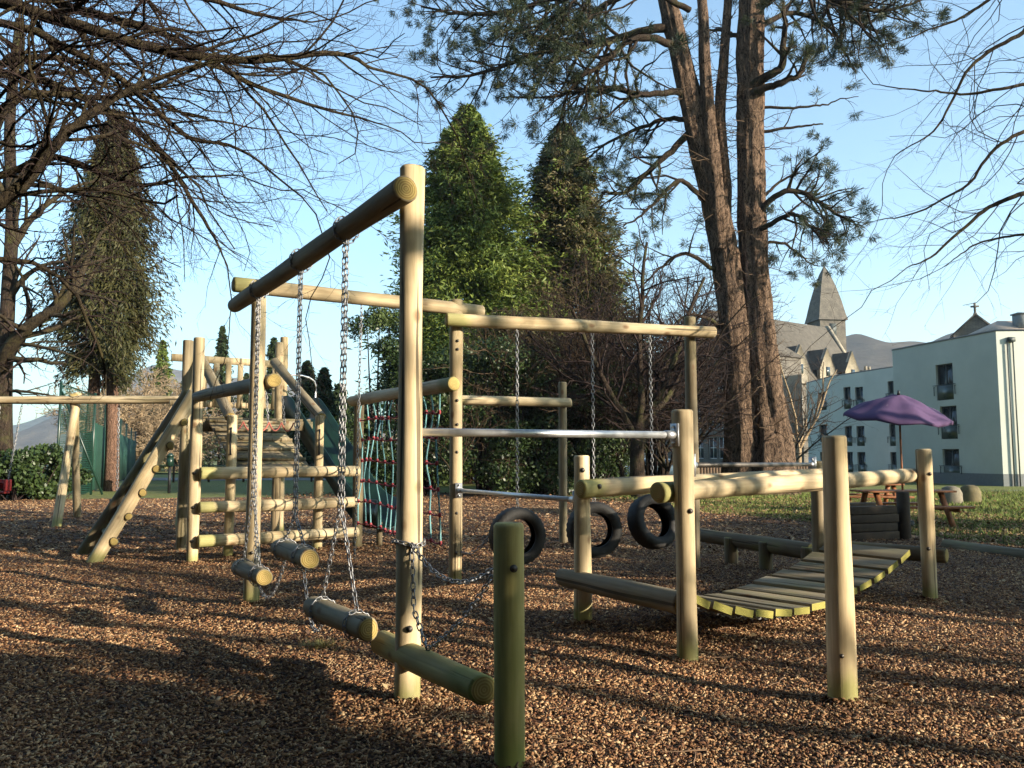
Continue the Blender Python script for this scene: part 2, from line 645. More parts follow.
def ground_mat(kind):
    m, nt, b, out = new_mat(kind)
    oc = coords(nt)
    if kind == 'bark_mulch':
        big = noise(nt, oc, 0.9, 4, 0.6)
        w = nt.nodes.new("ShaderNodeVectorMath"); w.operation = 'ADD'
        nzn = nt.nodes.new("ShaderNodeTexNoise"); nzn.inputs["Scale"].default_value = 7.0
        nt.links.new(oc, nzn.inputs["Vector"])
        sc = nt.nodes.new("ShaderNodeVectorMath"); sc.operation = 'SCALE'; sc.inputs[3].default_value = 0.16
        nt.links.new(nzn.outputs["Color"], sc.inputs[0])
        nt.links.new(oc, w.inputs[0]); nt.links.new(sc.outputs[0], w.inputs[1])
        v1 = mapping(nt, w.outputs[0], (24, 44, 20))
        v2 = mapping(nt, w.outputs[0], (48, 26, 20))
        c1 = voro(nt, v1, 1.0, "Color")
        c2 = voro(nt, v2, 1.0, "Color")
        d1 = voro(nt, v1, 1.0)
        d2 = voro(nt, v2, 1.0)
        sep = nt.nodes.new("ShaderNodeSeparateColor"); nt.links.new(c1, sep.inputs[0])
        sep2 = nt.nodes.new("ShaderNodeSeparateColor"); nt.links.new(c2, sep2.inputs[0])
        pick = ramp(nt, noise(nt, oc, 22, 2), [(0.48, (0, 0, 0)), (0.52, (1, 1, 1))])
        val = mixc(nt, pick, sep.outputs[0], sep2.outputs[0])
        dd = mixc(nt, pick, d1, d2)
        c = ramp(nt, val, [(0.0, (0.02, 0.009, 0.005)), (0.25, (0.075, 0.034, 0.017)), (0.5, (0.17, 0.085, 0.042)), (0.8, (0.30, 0.18, 0.095)), (1.0, (0.45, 0.32, 0.19))])
        c = mixc(nt, ramp(nt, dd, [(0.25, (0, 0, 0)), (0.75, (0.85, 0.85, 0.85))]), c, (0.02, 0.011, 0.007))
        tint = ramp(nt, big, [(0.3, (0.85, 0.72, 0.62)), (0.7, (1.12, 1.08, 1.05))])
        c = mixc(nt, 1.0, c, tint, 'MULTIPLY')
        nt.links.new(c, b.inputs["Base Color"])
        h = mth(nt, 'ADD', mth(nt, 'SUBTRACT', 1.0, dd), mth(nt, 'MULTIPLY', val, 0.8))
        bump(nt, b, h, 1.0, 0.03)
        b.inputs["Roughness"].default_value = 0.85
    else:
        big = noise(nt, oc, 0.35, 5, 0.6)
        fine = noise(nt, mapping(nt, oc, (30, 30, 30)), 1.0, 3, 0.7)
        c = ramp(nt, fine, [(0.3, (0.055, 0.068, 0.014)), (0.7, (0.17, 0.185, 0.045))])
        c = mixc(nt, ramp(nt, big, [(0.5, (0, 0, 0)), (0.75, (0.6, 0.6, 0.6))]), c, (0.13, 0.10, 0.04))
        lv = voro(nt, oc, 9.0)
        c = mixc(nt, ramp(nt, lv, [(0.10, (0.8, 0.8, 0.8)), (0.2, (0, 0, 0))]), c, (0.16, 0.085, 0.035))
        nt.links.new(c, b.inputs["Base Color"])
        bump(nt, b, fine, 0.8, 0.03)
        b.inputs["Roughness"].default_value = 0.9
    return m


M['bark'] = ground_mat('bark_mulch')
M['lawn'] = ground_mat('lawn_turf')

# one sheet to the horizon
ang = np.linspace(0, 2 * math.pi, 97)[:-1]
rad = np.concatenate([[0.5], np.geomspace(2, 3600, 60)])
vs = [(0, 0, -0.12)]
for r_ in rad:
    vs += [(r_ * math.cos(t), r_ * math.sin(t) , -0.12 if r_ < 120 else -0.12 - (r_ - 120) * 0.0004) for t in ang]
na = len(ang)
tri = np.array([(0, 1 + k, 1 + (k + 1) % na) for k in range(na)])
qd = np.array([(1 + i * na + k, 1 + i * na + (k + 1) % na, 1 + (i + 1) * na + (k + 1) % na, 1 + (i + 1) * na + k)[::-1] for i in range(len(rad) - 1) for k in range(na)])
tag(mesh_np('ground', np.array(vs), [tri, qd[:, ::-1]], M['lawn'], smooth=True), kind='structure')


def sheet(name, xs, ys, keep, mat, dz=0.0, hf=gh):
    X, Y = np.meshgrid(xs, ys)
    Z = hf(X, Y) + dz
    vs = np.stack([X, Y, Z], -1).reshape(-1, 3)
    nx, ny = len(xs), len(ys)
    i, j = np.meshgrid(np.arange(nx - 1), np.arange(ny - 1))
    cx, cy = (X[:-1, :-1] + X[1:, 1:]) / 2, (Y[:-1, :-1] + Y[1:, 1:]) / 2
    kp = keep(cx, cy)
    i, j = i[kp], j[kp]
    f = np.stack([j * nx + i, j * nx + i + 1, (j + 1) * nx + i + 1, (j + 1) * nx + i], -1)
    used = np.unique(f)
    remap = np.full(len(vs), -1); remap[used] = np.arange(len(used))
    return tag(mesh_np(name, vs[used], remap[f], mat, smooth=True), kind='structure')


sheet('bark_ground', np.arange(-26, 22, 0.14), np.arange(-6, 36, 0.14), lambda x, y: y < bark_edge(x), M['bark'])
sheet('lawn', np.arange(-60, 70, 0.6), np.arange(10, 110, 0.6), lambda x, y: y > bark_edge(x) - 0.9, M['lawn'], dz=-0.045)
M['tarmac'] = simple('path_tarmac', (0.16, 0.155, 0.15), 0.9, 0, 0.15, 8, bmp=0.3)
pw = lambda x: 34.5 + 0.12 * (x - 10)
sheet('path', np.arange(9, 60, 0.3), np.arange(28, 48, 0.15), lambda x, y: np.abs(y - pw(x)) < 0.8, M['tarmac'], dz=-0.025)
sheet('road', np.arange(-26, 40, 0.4), np.arange(50, 62, 0.3), lambda x, y: np.abs(y - 56.0 - 0.05 * x) < 3.2, M['tarmac'], dz=-0.02)


# loose bark chips lying on the bark near the camera
def chips(name, n, box, mat, lmin, lmax, seed, tilt=0.35, bias=1.0, cols=None, heaps=None):
    g = np.random.default_rng(seed)
    y = box[2] + (box[3] - box[2]) * g.random(n) ** bias
    x = (g.random(n) * 2 - 1) * (y * 0.66 + 0.25)
    x = np.clip(x, box[0], box[1])
    z = gh(x, y) + 0.004 + g.random(n) * 0.010
    if heaps is not None:                      # chips banked up against the feet of the posts
        hp = np.array([(p[0], p[1]) for p in heaps])
        k = g.integers(0, len(hp), n); a = g.uniform(0, 6.28, n); rr = 0.07 + np.abs(g.normal(0, 0.06, n))
        x, y = hp[k, 0] + rr * np.cos(a), hp[k, 1] + rr * np.sin(a)
        z = gh(x, y) + 0.004 + g.random(n) * 0.05 * np.clip(1.6 - rr / 0.1, 0.05, 1)
    L = g.uniform(lmin, lmax, n) * (1 + 0.5 * (g.random(n) < 0.12))
    W = L * g.uniform(0.22, 0.55, n)
    T = g.uniform(0.003, 0.008, n)
    yaw = g.uniform(0, 2 * math.pi, n)
    p, r_ = g.normal(0, tilt, n), g.normal(0, tilt, n)
    cy_, sy_ = np.cos(yaw), np.sin(yaw)
    ax = np.stack([cy_ * np.cos(p), sy_ * np.cos(p), np.sin(p)], 1)
    bx = np.stack([-sy_ * np.cos(r_), cy_ * np.cos(r_), np.sin(r_)], 1)
    nz = np.cross(ax, bx)
    C = np.stack([x, y, z], 1)
    sgn = [(-1, -1), (1, -1), (1, 1), (-1, 1)]
    vs = []
    for k in (0, 1):
        for sx, sy in sgn:
            tap = g.uniform(0.45, 1.0, n)
            vs.append(C + ax * (sx * L / 2 * g.uniform(0.8, 1, n))[:, None] + bx * (sy * W / 2 * tap)[:, None] + nz * ((k * T))[:, None])
    vs = np.stack(vs, 1)
    ft = np.array([(4, 5, 6, 7), (0, 1, 5, 4), (1, 2, 6, 5), (2, 3, 7, 6), (3, 0, 4, 7)])
    fs = (ft[None] + (np.arange(n) * 8)[:, None, None]).reshape(-1, 4)
    pal = np.array(cols)
    w = g.random(n) ** 0.85 * (len(pal) - 1)
    i0 = np.minimum(np.floor(w).astype(int), len(pal) - 2); t = (w - i0)[:, None]
    c = pal[i0] * (1 - t) + pal[np.minimum(i0 + 1, len(pal) - 1)] * t
    damp = 0.5 + 0.5 * np.sin(x * 0.9 + 1.7 * np.sin(y * 0.55)) * np.sin(y * 1.15 + 1.3 * np.sin(x * 0.7 + 2)) + 0.18 * np.sin(x * 3.7 + y * 2.1) * np.sin(y * 4.3 - x)
    c = np.repeat(c * g.uniform(0.75, 1.2, (n, 1)) * np.clip(0.70 + 0.5 * damp, 0.62, 1.2)[:, None], 8, 0)
    return mesh_np(name, vs.reshape(-1, 3), fs, mat, col=c)


M['chip'] = leaf_mat('bark_chip', 0.0, 0.8)
CH = [(0.03, 0.013, 0.007), (0.08, 0.033, 0.016), (0.16, 0.072, 0.031), (0.265, 0.135, 0.06), (0.37, 0.22, 0.108), (0.50, 0.355, 0.20)]
tag(chips('bark_chips', 200000, (-10, 10, 2.6, 14), M['chip'], 0.008, 0.034, 3, bias=1.55, cols=CH), 'loose brown bark chips strewn over the playground floor', 'bark chips', kind='stuff')
tag(chips('bark_chips', 50000, (-20, 12, 12.5, 29), M['chip'], 0.03, 0.085, 4, bias=1.2, cols=CH), 'coarser brown bark chips towards the thicket and hedge', 'bark chips', kind='stuff')


def litter(name, label, n, region, sz, seed, pal):
    g = np.random.default_rng(seed)
    x0, x1, y0, y1, keep = region
    x = g.uniform(x0, x1, n); y = g.uniform(y0, y1, n)
    k = keep(x, y); x, y = x[k], y[k]; n = len(x)
    C = np.stack([x, y, gh(x, y) + g.uniform(0.0, 0.03, n)], 1)
    yaw = g.uniform(0, 6.28, n)
    D = np.stack([np.cos(yaw), np.sin(yaw), g.normal(0, 0.35, n)], 1); D /= np.linalg.norm(D, axis=1)[:, None]
    Nn = np.stack([g.normal(0, 0.5, n), g.normal(0, 0.5, n), np.ones(n)], 1)
    S = np.cross(D, Nn); S /= np.linalg.norm(S, axis=1)[:, None]
    L = (sz * g.uniform(0.6, 1.4, n))[:, None]
    up = np.cross(S, D)
    vs = np.stack([C - D * L * .5, C + S * L * .3 + up * L * .15, C + D * L * .5, C - S * L * .3 + up * L * .1], 1).reshape(-1, 3)
    c = np.array(pal)[g.integers(0, len(pal), n)] * g.uniform(0.7, 1.3, (n, 1))
    return tag(mesh_np(name, vs, np.arange(4 * n).reshape(n, 4), M['chip'], col=np.repeat(c, 4, 0)), label, 'leaves', kind='stuff')


LP = [(0.12, 0.055, 0.025), (0.20, 0.10, 0.045), (0.28, 0.15, 0.07), (0.09, 0.05, 0.03)]
litter('fallen_leaves', 'fallen brown leaves scattered over the grass and under the thicket', 13000, (-9, 20, 12, 34, lambda x, y: ((y > bark_edge(x) - 1.6) | (y > 25)) & ((x < 7) | ((x * 7.3) % 1 < 0.25))), 0.10, 9, LP)
GP = [(0.07, 0.105, 0.018), (0.12, 0.165, 0.03), (0.17, 0.205, 0.045), (0.14, 0.125, 0.045)]
def tufts(name, label, n, region, seed):
    g = np.random.default_rng(seed)
    x0, x1, y0, y1, keep = region
    x = g.uniform(x0, x1, n); y = g.uniform(y0, y1, n); k = keep(x, y); x, y = x[k], y[k]; n = len(x)
    h = g.uniform(0.05, 0.13, n); yaw = g.uniform(0, 6.28, n); ln = g.normal(0, 0.05, (n, 2))
    wv = np.stack([np.cos(yaw), np.sin(yaw)], 1) * 0.012
    z = gh(x, y) - 0.05
    vs = np.stack([np.stack([x - wv[:, 0], y - wv[:, 1], z], 1), np.stack([x + wv[:, 0], y + wv[:, 1], z], 1), np.stack([x + ln[:, 0], y + ln[:, 1], z + h + 0.02], 1)], 1).reshape(-1, 3)
    c = np.array(GP)[g.integers(0, len(GP), n)] * g.uniform(0.8, 1.3, (n, 1))
    return tag(mesh_np(name, vs, np.arange(3 * n).reshape(n, 3), M['chip'], col=np.repeat(c, 3, 0)), label, 'grass', kind='stuff')
tufts('grass', 'short rough winter grass of the lawn beyond the bark', 90000, (4, 24, 12.5, 36, lambda x, y: (y > bark_edge(x) - 0.15) & (x < y * 0.68)), 10)


litter('leaf_litter', 'dry brown beech leaves lying loose among the bark chips', 2600, (-7, 7, 3.0, 14, lambda x, y: np.abs(x) < y * 0.66), 0.055, 12, LP + [(0.33, 0.24, 0.13)])
g_ = np.random.default_rng(77)
pol = []
for k in range(170):
    y = 3.0 + 10 * g_.random() ** 1.3; x = (g_.random() * 2 - 1) * y * 0.65
    L, a = g_.uniform(0.08, 0.35), g_.uniform(0, 6.28)
    n = 5
    t = np.linspace(0, 1, n)[:, None]
    pp = np.array([x, y, 0.0]) + t * L * np.array([math.cos(a), math.sin(a), 0]) + np.cumsum(g_.normal(0, 0.008, (n, 3)), 0)
    pp[:, 2] = gh(pp[:, 0], pp[:, 1]) + 0.016 + np.abs(pp[:, 2]) * 0.5
    pol.append((pp, np.linspace(0.0045, 0.002, n)))
tag(tube_obj('twig_litter', pol, 5, simple('dead_twig', (0.16, 0.10, 0.06), 0.85, 0, 0.4, 3)), 'thin dead twigs lying on the bark', 'twigs', kind='stuff')
q = onz(322, 650, 0.0)
vs_, fs_, cc = [], [], []
for k in range(420):
    a, r_, h = g_.uniform(0, 6.28), abs(g_.normal(0, 0.06)), g_.uniform(0.03, 0.09)
    b_ = q + V(r_ * math.cos(a) * 1.5, r_ * math.sin(a), 0.005); d_ = V(math.cos(a + g_.normal(0, .8)), math.sin(a), 0)
    w_ = V(-d_.y, d_.x, 0) * 0.004
    i0 = len(vs_)
    vs_ += [tuple(b_ - w_), tuple(b_ + w_), tuple(b_ + d_ * h * 0.6 + V(0, 0, h * 0.8))]
    fs_.append((i0, i0 + 1, i0 + 2)); cc += [np.array((0.24, 0.21, 0.08)) * g_.uniform(0.6, 1.3)] * 3
tag(mesh_np('moss_tuft', np.array(vs_), np.array(fs_), M['chip'], col=np.array(cc)), 'small pale tuft of moss and grass on the bark below the nearest hanging log', 'moss tuft')


# ================================================================== PLAY EQUIPMENT
A1, A2, C1 = onz(407, 700), onz(251, 603), onz(455, 583)
G1, H_, I_, L_, E_ = onz(687, 655), onz(583, 622), onz(843, 695), onz(930, 597), onz(509, 770)
D1 = onz(192, 562)
C2 = at(690, 332, 10.45); C2.z = 0
RP = 0.078
ZA = 3.04
dA = (A2 - A1); dA.z = 0; LA = dA.length; dA.normalize()
sA = V(-dA.y, dA.x, 0)
if sA.y > 0: sA = -sA                       # camera side of the crossbeam

# --- frame over the hanging logs
fr = thing('log_swing_frame', 'tall log frame whose dark crossbeam slopes up to the nearest tall post in the picture', 'play frame', A1)
post(fr, A1, 3.27, RP)
post(fr, A2, 3.08, 0.074)
oA = sA * 0.15
A_pt = lambda t: A1 + dA * (t * LA) + oA + V(0, 0, ZA)
log('crossbeam', A1 - dA * 0.24 + oA + V(0, 0, ZA), A2 + dA * 0.42 + oA + V(0, 0, ZA), 0.079, fr, r1=0.075, mats=('log_grey', 'log_end'))
bB0 = A2 + oA * 0.3 + V(-0.16, -0.02, ZA + 0.155)
bB1 = C1 + V(0.30, 0.18, ZA + 0.155)
log('crossbeam', bB0 + (bB0 - bB1).normalized() * 0.06, bB1, 0.077, fr, r1=0.074)
dB = (bB1 - bB0).normalized()
bolts(fr, [(A1 + V(0.02, -RP, 0.43), (0.1, -1, 0))], 0.018)
bolts(fr, [(A2 + V(0.02, -RP, z), (0.1, -1, 0)) for z in (0.5, 1.3, 2.2)], 0.015)

# --- logs hanging under the dark crossbeam
def px_of(q):
    return 512 + F_PX * q.x / (q.y * math.cos(PITCH) + (q.z - CAM_Z) * math.sin(PITCH))


def t_at(f, px):
    return min(np.linspace(-0.2, 1.2, 800), key=lambda t: abs(px_of(f(t)) - px))


HL = [  # column, row, half length, yaw swing, label
    (346, 617, 0.48, 0.05, 'hanging stepping log nearest the front post, low over the bark, yellow sawn end'),
    (301, 553, 0.45, -0.03, 'hanging stepping log at the middle of the dark crossbeam, hung from a pair of chains'),
    (259, 572, 0.42, 0.03, 'hanging stepping log in front of the thinner pale post with chains looped round it'),
]
log_ends = []
for hpx, hpy, hl, yw, lab in HL:
    c = A_pt(t_at(A_pt, hpx)); top = c.copy(); z = at(hpx, hpy, c.y).z; c.z = z
    d = Vector((dA.x * math.cos(yw) - dA.y * math.sin(yw), dA.x * math.sin(yw) + dA.y * math.cos(yw), 0))
    th = thing('hanging_log', lab, 'stepping log', (c.x, c.y, z), 'stepping logs hung from the crossbeam on chains')
    log('log', c - d * hl, c + d * hl, 0.078, th, mats=('log_grey', 'log_end'), n=20)
    for sgn, tp in ((-1, -0.05), (1, 0.05)):
        p_log = c + d * (sgn * hl * 0.62) + V(0, 0, 0.085)
        # chain runs up, joins close to its twin below the beam
        mid = c.lerp(top, 0.26 if z < 0.5 else 0.12) + d * (sgn * 0.03)
        tp_ = top + d * tp * 0.5 + V(0, 0, -0.07)
        chain(th, [p_log, mid, tp_])
        # a loop of chain round the log
        lp = [c + d * (sgn * hl * 0.62) + sA * (0.086 * math.cos(a)) + V(0, 0, 0.086 * math.sin(a)) for a in np.linspace(0, 2 * math.pi, 17)]
        chain(th, lp, name='chain_loop', pitch=0.04)
    # chain collar round the crossbeam
    lp = [top + sA * (0.088 * math.cos(a)) + V(0, 0, 0.088 * math.sin(a)) for a in np.linspace(0, 2 * math.pi, 17)]
    chain(th, lp, name='chain_collar', pitch=0.04)
    log_ends.append((c - d * hl * 0.62 + V(0, 0, -0.08), c + d * hl * 0.62 + V(0, 0, -0.08)))
lk = thing('link_chain', 'slack chain joining the nearest hanging log to the middle hanging log', 'chain', log_ends[0][1])
chain(lk, sag(log_ends[0][1], log_ends[1][0], 0.22), name='chain_links')
lk = thing('link_chain', 'slack chain joining the middle hanging log to the far hanging log', 'chain', log_ends[1][1])
chain(lk, sag(log_ends[1][1], log_ends[2][0], 0.2), name='chain_links')
# loose vertical chain on the long pale crossbeam
def B_pt(px):
    best = min((abs((lambda q: 512 + F_PX * q.x / (q.y * math.cos(PITCH) + (q.z - CAM_Z) * math.sin(PITCH)))(bB0.lerp(bB1, t)) - px), t) for t in np.linspace(0, 1, 200))
    return bB0.lerp(bB1, best[1])
p = B_pt(362)
hc = thing('hanging_chain', 'single bright chain hanging from the pale crossbeam beside the dark net post', 'chain', (p.x, p.y, 0.36))
chain(hc, [p + V(0, 0, -0.07), (p.x - 0.03, p.y, 0.36)], name='chain_links')
p = A_pt(0.955)
hc = thing('hanging_chain', 'paired chain hanging close against the thinner pale post above the far log', 'chain', (p.x, p.y, 0.36))
chain(hc, [p + V(0.10, -0.04, -0.08), (p.x + 0.16, p.y - 0.06, 0.42)], name='chain_links')

# --- low entry log with its short green post
en = thing('entry_log', 'short algae-green post in front with a long low greenish log and slack hand chains', 'balance log', E_)
post(en, E_, 1.135, 0.072, mats=('log_green', 'log_green'), lean=(0.0, 0))
f0 = at(488, 690, E_.y + 0.10); f0.x = E_.x - 0.12; f1 = at(381, 642, 5.5)
log('log', f0, f1, 0.076, en, r1=0.074, mats=('log_green', 'log_end'))
ca = A1 + V(-0.02, -0.10, 0.92)
ce = E_ + V(-0.03, 0.09, 0.95)
lm = f0.lerp(f1, 0.48) + V(0, 0, 0.08)
chain(en, sag(A1 + V(0.03, -0.09, 0.93), ce, 0.16))
chain(en, [A1 + V(0.03, -0.09, 0.92), A1 + V(0.05, -0.12, 0.55), lm])
chain(en, sag(lm, ce, 0.06))
lp = [A1 + V(0.092 * math.cos(a), 0.092 * math.sin(a), 0.93 + 0.012 * math.sin(2 * a)) for a in np.linspace(0, 2 * math.pi, 19)]
chain(en, lp, name='chain_collar', pitch=0.042)
bolts(en, [(E_ + V(0.022, -0.07, 0.93), (0.2, -1, 0)), (f0.lerp(f1, 0.06) + V(-0.035, -0.07, 0), (-0.4, -1, 0))], 0.017)

# --- tyre frame
ty = thing('log_gantry', 'pale log frame with a level crossbeam from which the old tyres hang', 'play frame', C1)
post(ty, C1, 3.30, 0.077)
post(ty, C2, 3.24, 0.076, mats=('log_grey', 'log_end'))
dC = (C2 - C1).normalized()
sC = V(dC.y, -dC.x, 0)
if sC.y > 0: sC = -sC
ZC = 3.03
c0 = C1 - dC * 0.16 + sC * 0.15 + V(0, 0, ZC)
c1 = C2 + dC * 0.26 + sC * 0.15 + V(0, 0, ZC)
log('crossbeam', c0, c1, 0.078, ty, r1=0.073)
bolts(ty, [(C1 + V(0.02, -0.077, z), (0.15, -1, 0)) for z in (0.35, 0.8, 1.13, 1.5, 1.82, 2.1, 2.7, 2.8)], 0.016)


def tyre_mesh(name, parent, c, R1, R0, w, axis):
    """hollow tyre: lathe of an open profile about 'axis'"""
    prof = [(R0, 0.42), (R0 * 1.03, 0.5), (R0 + (R1 - R0) * 0.45, 0.62), (R0 + (R1 - R0) * 0.8, 0.56), (R1 * 0.975, 0.46), (R1 * 0.995, 0.36), (R1, 0.0)]
    prof = [(r, x * w) for r, x in prof]
    full = prof + [(r, -x) for r, x in prof[-2::-1]]
    inner = [(r * 0.985 - 0.008 if r > R0 * 1.05 else r, x * 0.88) for r, x in full[::-1]]
    full = full + inner
    ax = Vector(axis).normalized()
    u = ax.cross(V(0, 0, 1)).normalized(); v = ax.cross(u)
    n, k = 60, len(full)
    vs = []
    for i in range(n):
        t = 2 * math.pi * i / n
        e = u * math.cos(t) + v * math.sin(t)
        for j, (r, x) in enumerate(full):
            g = 0.010 if (abs(x) < 0.47 * w and r > R1 * 0.96 and j < 13 and (i % 2)) else 0
            vs.append(Vector(c) + e * (r - g) + ax * x)
    fs = [(i * k + j, i * k + (j + 1) % k, ((i + 1) % n) * k + (j + 1) % k, ((i + 1) % n) * k + j) for i in range(n) for j in range(k)]
    return mesh_np(name, np.array([tuple(p) for p in vs]), np.array(fs), M['rubber'], parent, smooth=True)


TY = [(517, 0.30, 0.0, 'old black tyre on one bright chain, half hidden behind the short green post', (0.35, -0.94, 0.0)),
      (592, 0.30, 0.0, 'old black tyre hanging behind the short pale handrail post', (0.25, -0.96, 0.05)),
      (650, 0.35, 0.0, 'old black tyre hanging just left of the tall handrail post with metal bars', (0.5, -0.86, 0.28))]
def px_of(q):
    return 512 + F_PX * q.x / (q.y * math.cos(PITCH) + (q.z - CAM_Z) * math.sin(PITCH))
for px, z, _, lab, ax in TY:
    t = min(np.linspace(0, 1, 300), key=lambda s: abs(px_of(c0.lerp(c1, s)) - px))
    tp = c0.lerp(c1, t)
    cy_ = {517: 0.53, 592: 0.58, 650: 0.66}[px]
    c = V(tp.x, tp.y - 0.02, cy_)
    tt = thing('tyre_swing', lab, 'tyre', (c.x, c.y, c.z - 0.34), 'old tyres hung from the log crossbeam')
    o = tyre_mesh('tyre', tt, c, 0.335, 0.20, 0.19, ax)
    chain(tt, [c + V(0, 0, 0.325), tp + V(0, 0, -0.07)], pitch=0.05, wire=0.006 if px == 517 else 0.005)
lk = thing('link_chain', 'short slack chain from the bolted pale post to the first tyre', 'chain', C1 + V(0.08, 0, 0.35))
t = min(np.linspace(0, 1, 300), key=lambda s: abs(px_of(c0.lerp(c1, s)) - 517))
chain(lk, sag(C1 + V(0.07, -0.05, 0.36), c0.lerp(c1, t) + V(-0.30, 0, 0.58 - c0.z), 0.10), name='chain_links', pitch=0.05, wire=0.006)

# --- metal bars
def metal_bar(p0, p1, r, label, ends=(True, True), mat='steel'):
    p0, p1 = Vector(p0), Vector(p1)
    d = (p1 - p0).normalized()
    th = thing('metal_bar', label, 'metal bar', (p0 + p1) / 2, 'galvanised bars between the log posts')
    mb = MB(); mb.cyl(p0, p1, r, n=16); mb.build('tube', M[mat], th, smooth=False)
    for e, (q, s) in zip(ends, ((p0, 1), (p1, -1))):
        if not e: continue
        mb = MB()
        mb.cyl(q, q + d * s * 0.10, r * 1.25, n=16)
        mb.box(q + d * s * 0.006, (0.012, 0.085, 0.17), (d, d.cross(V(0, 0, 1)).normalized(), V(0, 0, 1)))
        for zz in (-0.06, 0.06):
            mb.cyl(q + d * s * 0.012 + V(0, 0, zz), q + d * s * 0.03 + V(0, 0, zz), 0.013, n=6)
        mb.build('flange', M['steel'], th)
    return th

u = (G1 - A1).normalized()
metal_bar(A1 + u * 0.075 + V(0, 0, 1.60), G1 - u * 0.075 + V(0, 0, 1.61), 0.026, 'bright level metal bar from the nearest tall post to the tall handrail post', (False, True))
u = (H_ - C1).normalized()
metal_bar(C1 + u * 0.075 + V(0, 0, 1.06), H_ - u * 0.075 + V(0, 0, 1.06), 0.024, 'low metal bar from the bolted pale post to the short handrail post')

# --- plank bridge handrails
J_ = at(817, 475, 9.4); J_.z = 0
hr = thing('bridge_handrail', 'front log handrail of the plank bridge with a taller post carrying two metal bars', 'handrail', G1)
post(hr, G1, 1.80, 0.078)
post(hr, L_, 1.53, 0.077, mats=('log', 'log_end'))
u = (L_ - G1).normalized(); s_ = V(-u.y, u.x, 0)
log('rail', G1 - u * 0.16 + s_ * 0.12 + V(0, 0, 1.18), L_ + u * 0.02 + s_ * 0.12 + V(0, 0, 1.25), 0.078, hr, r1=0.075)
bolts(hr, [(G1 + V(0.03, -0.075, 1.05), (0.2, -1, 0)), (L_ + V(0.02, -0.075, 1.27), (0.2, -1, 0)), (L_ + V(-0.03, -0.075, 0.5), (-0.2, -1, 0))], 0.018)
hr2 = thing('bridge_handrail', 'rear log handrail of the plank bridge starting at a short pale post', 'handrail', H_)
post(hr2, H_, 1.46, 0.077)
post(hr2, J_, 1.40, 0.078, mats=('log_grey', 'log_end'))
u2 = (J_ - H_).normalized(); s2 = V(-u2.y, u2.x, 0)
log('rail', H_ - u2 * 0.14 - s2 * 0.14 + V(0, 0, 1.17), J_ + u2 * 0.15 - s2 * 0.12 + V(0, 0, 1.25), 0.078, hr2, r1=0.075)
bolts(hr2, [(H_ + V(0.14, -0.17, 1.19), (0.5, -1, 0)), (H_ + V(0.0, -0.077, 1.33), (0, -1, 0))], 0.02)
metal_bar(G1 + u * 0.075 + V(0, 0, 1.385), J_ - u2 * 0.075 + V(0, 0, 1.36), 0.021, 'dark shaded metal bar running above the rear bridge handrail', mat='bolt')  # shade on this bar is put into a darker metal colour

pt = thing('log_post', 'lone chest-high pale log post standing in front of the plank bridge', 'log post', I_)
post(pt, I_, 1.58, 0.082, name='shaft', lean=(0.0, 0))
bolts(pt, [(I_ + V(-0.03, -0.08, 0.25), (-0.3, -1, 0))], 0.012)

# --- sagging plank bridge
br = thing('plank_bridge', 'sagging wooden plank bridge with mossy yellow-green plank ends', 'bridge', (G1 + J_) / 2)
m0 = onz(562, 577, 0.36); m1 = onz(682, 603, 0.36)
log('end_log', m1 + (m1 - m0).normalized() * 0.0, m0, 0.083, br, mats=('log_grey', 'log_end'))
n0 = L_ + u * 0.12 + V(0.10, -0.08, 0.42)
n1 = J_ + u2 * 0.10 + V(-0.05, 0.1, 0.42)
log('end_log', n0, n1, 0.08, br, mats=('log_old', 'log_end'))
fA = G1.lerp(H_, 0.05) + u * 0.10
fB = L_.lerp(J_, 0.10) + u * -0.10
bA = G1.lerp(H_, 0.86) + u * 0.10
bB = L_.lerp(J_, 0.90) + u * -0.02
NPL = 13
def zz_(t): return 0.40 * (1 - t) + 0.47 * t - 1.28 * t * (1 - t) * (1.12 - 0.24 * t)
for k in range(NPL):
    t = (k + 0.5) / NPL
    pf, pb = fA.lerp(fB, t), bA.lerp(bB, t)
    z0, z1 = zz_(t - 0.03), zz_(t + 0.03)
    dl = (fB - fA).length * 0.06
    along = V(u.x * dl, u.y * dl, z1 - z0).normalized()
    across = (pb - pf).normalized()
    nz_ = along.cross(across).normalized()
    if nz_.z < 0: nz_ = -nz_
    L = (pb - pf).length + random.uniform(-0.02, 0.03)
    W, T = (fB - fA).length / NPL * 0.80, 0.06
    mb = MB()
    hx, hy = W / 2, T / 2
    vs_ = [(-hx, -hy, 0), (hx, -hy, 0), (hx, hy, 0), (-hx, hy, 0), (-hx, -hy, L), (hx, -hy, L), (hx, hy, L), (-hx, hy, L)]
    mb.add(vs_, [(0, 1, 5, 4), (1, 2, 6, 5), (2, 3, 7, 6), (3, 0, 4, 7)], 0)
    mb.add(vs_, [(3, 2, 1, 0), (4, 5, 6, 7)], 1)
    o = mb.build('plank', [M['plank'], M['plank_end']], None)
    o.parent = br
    mat3 = Matrix((along, nz_, across)).transposed()
    if mat3.determinant() < 0:
        mat3 = Matrix((-along, nz_, across)).transposed()
    pc = Vector((pf.x, pf.y, zz_(t) + random.uniform(-0.006, 0.006)))
    place(o, br, pc, mat3.to_quaternion())
    bevel(o, 0.007)
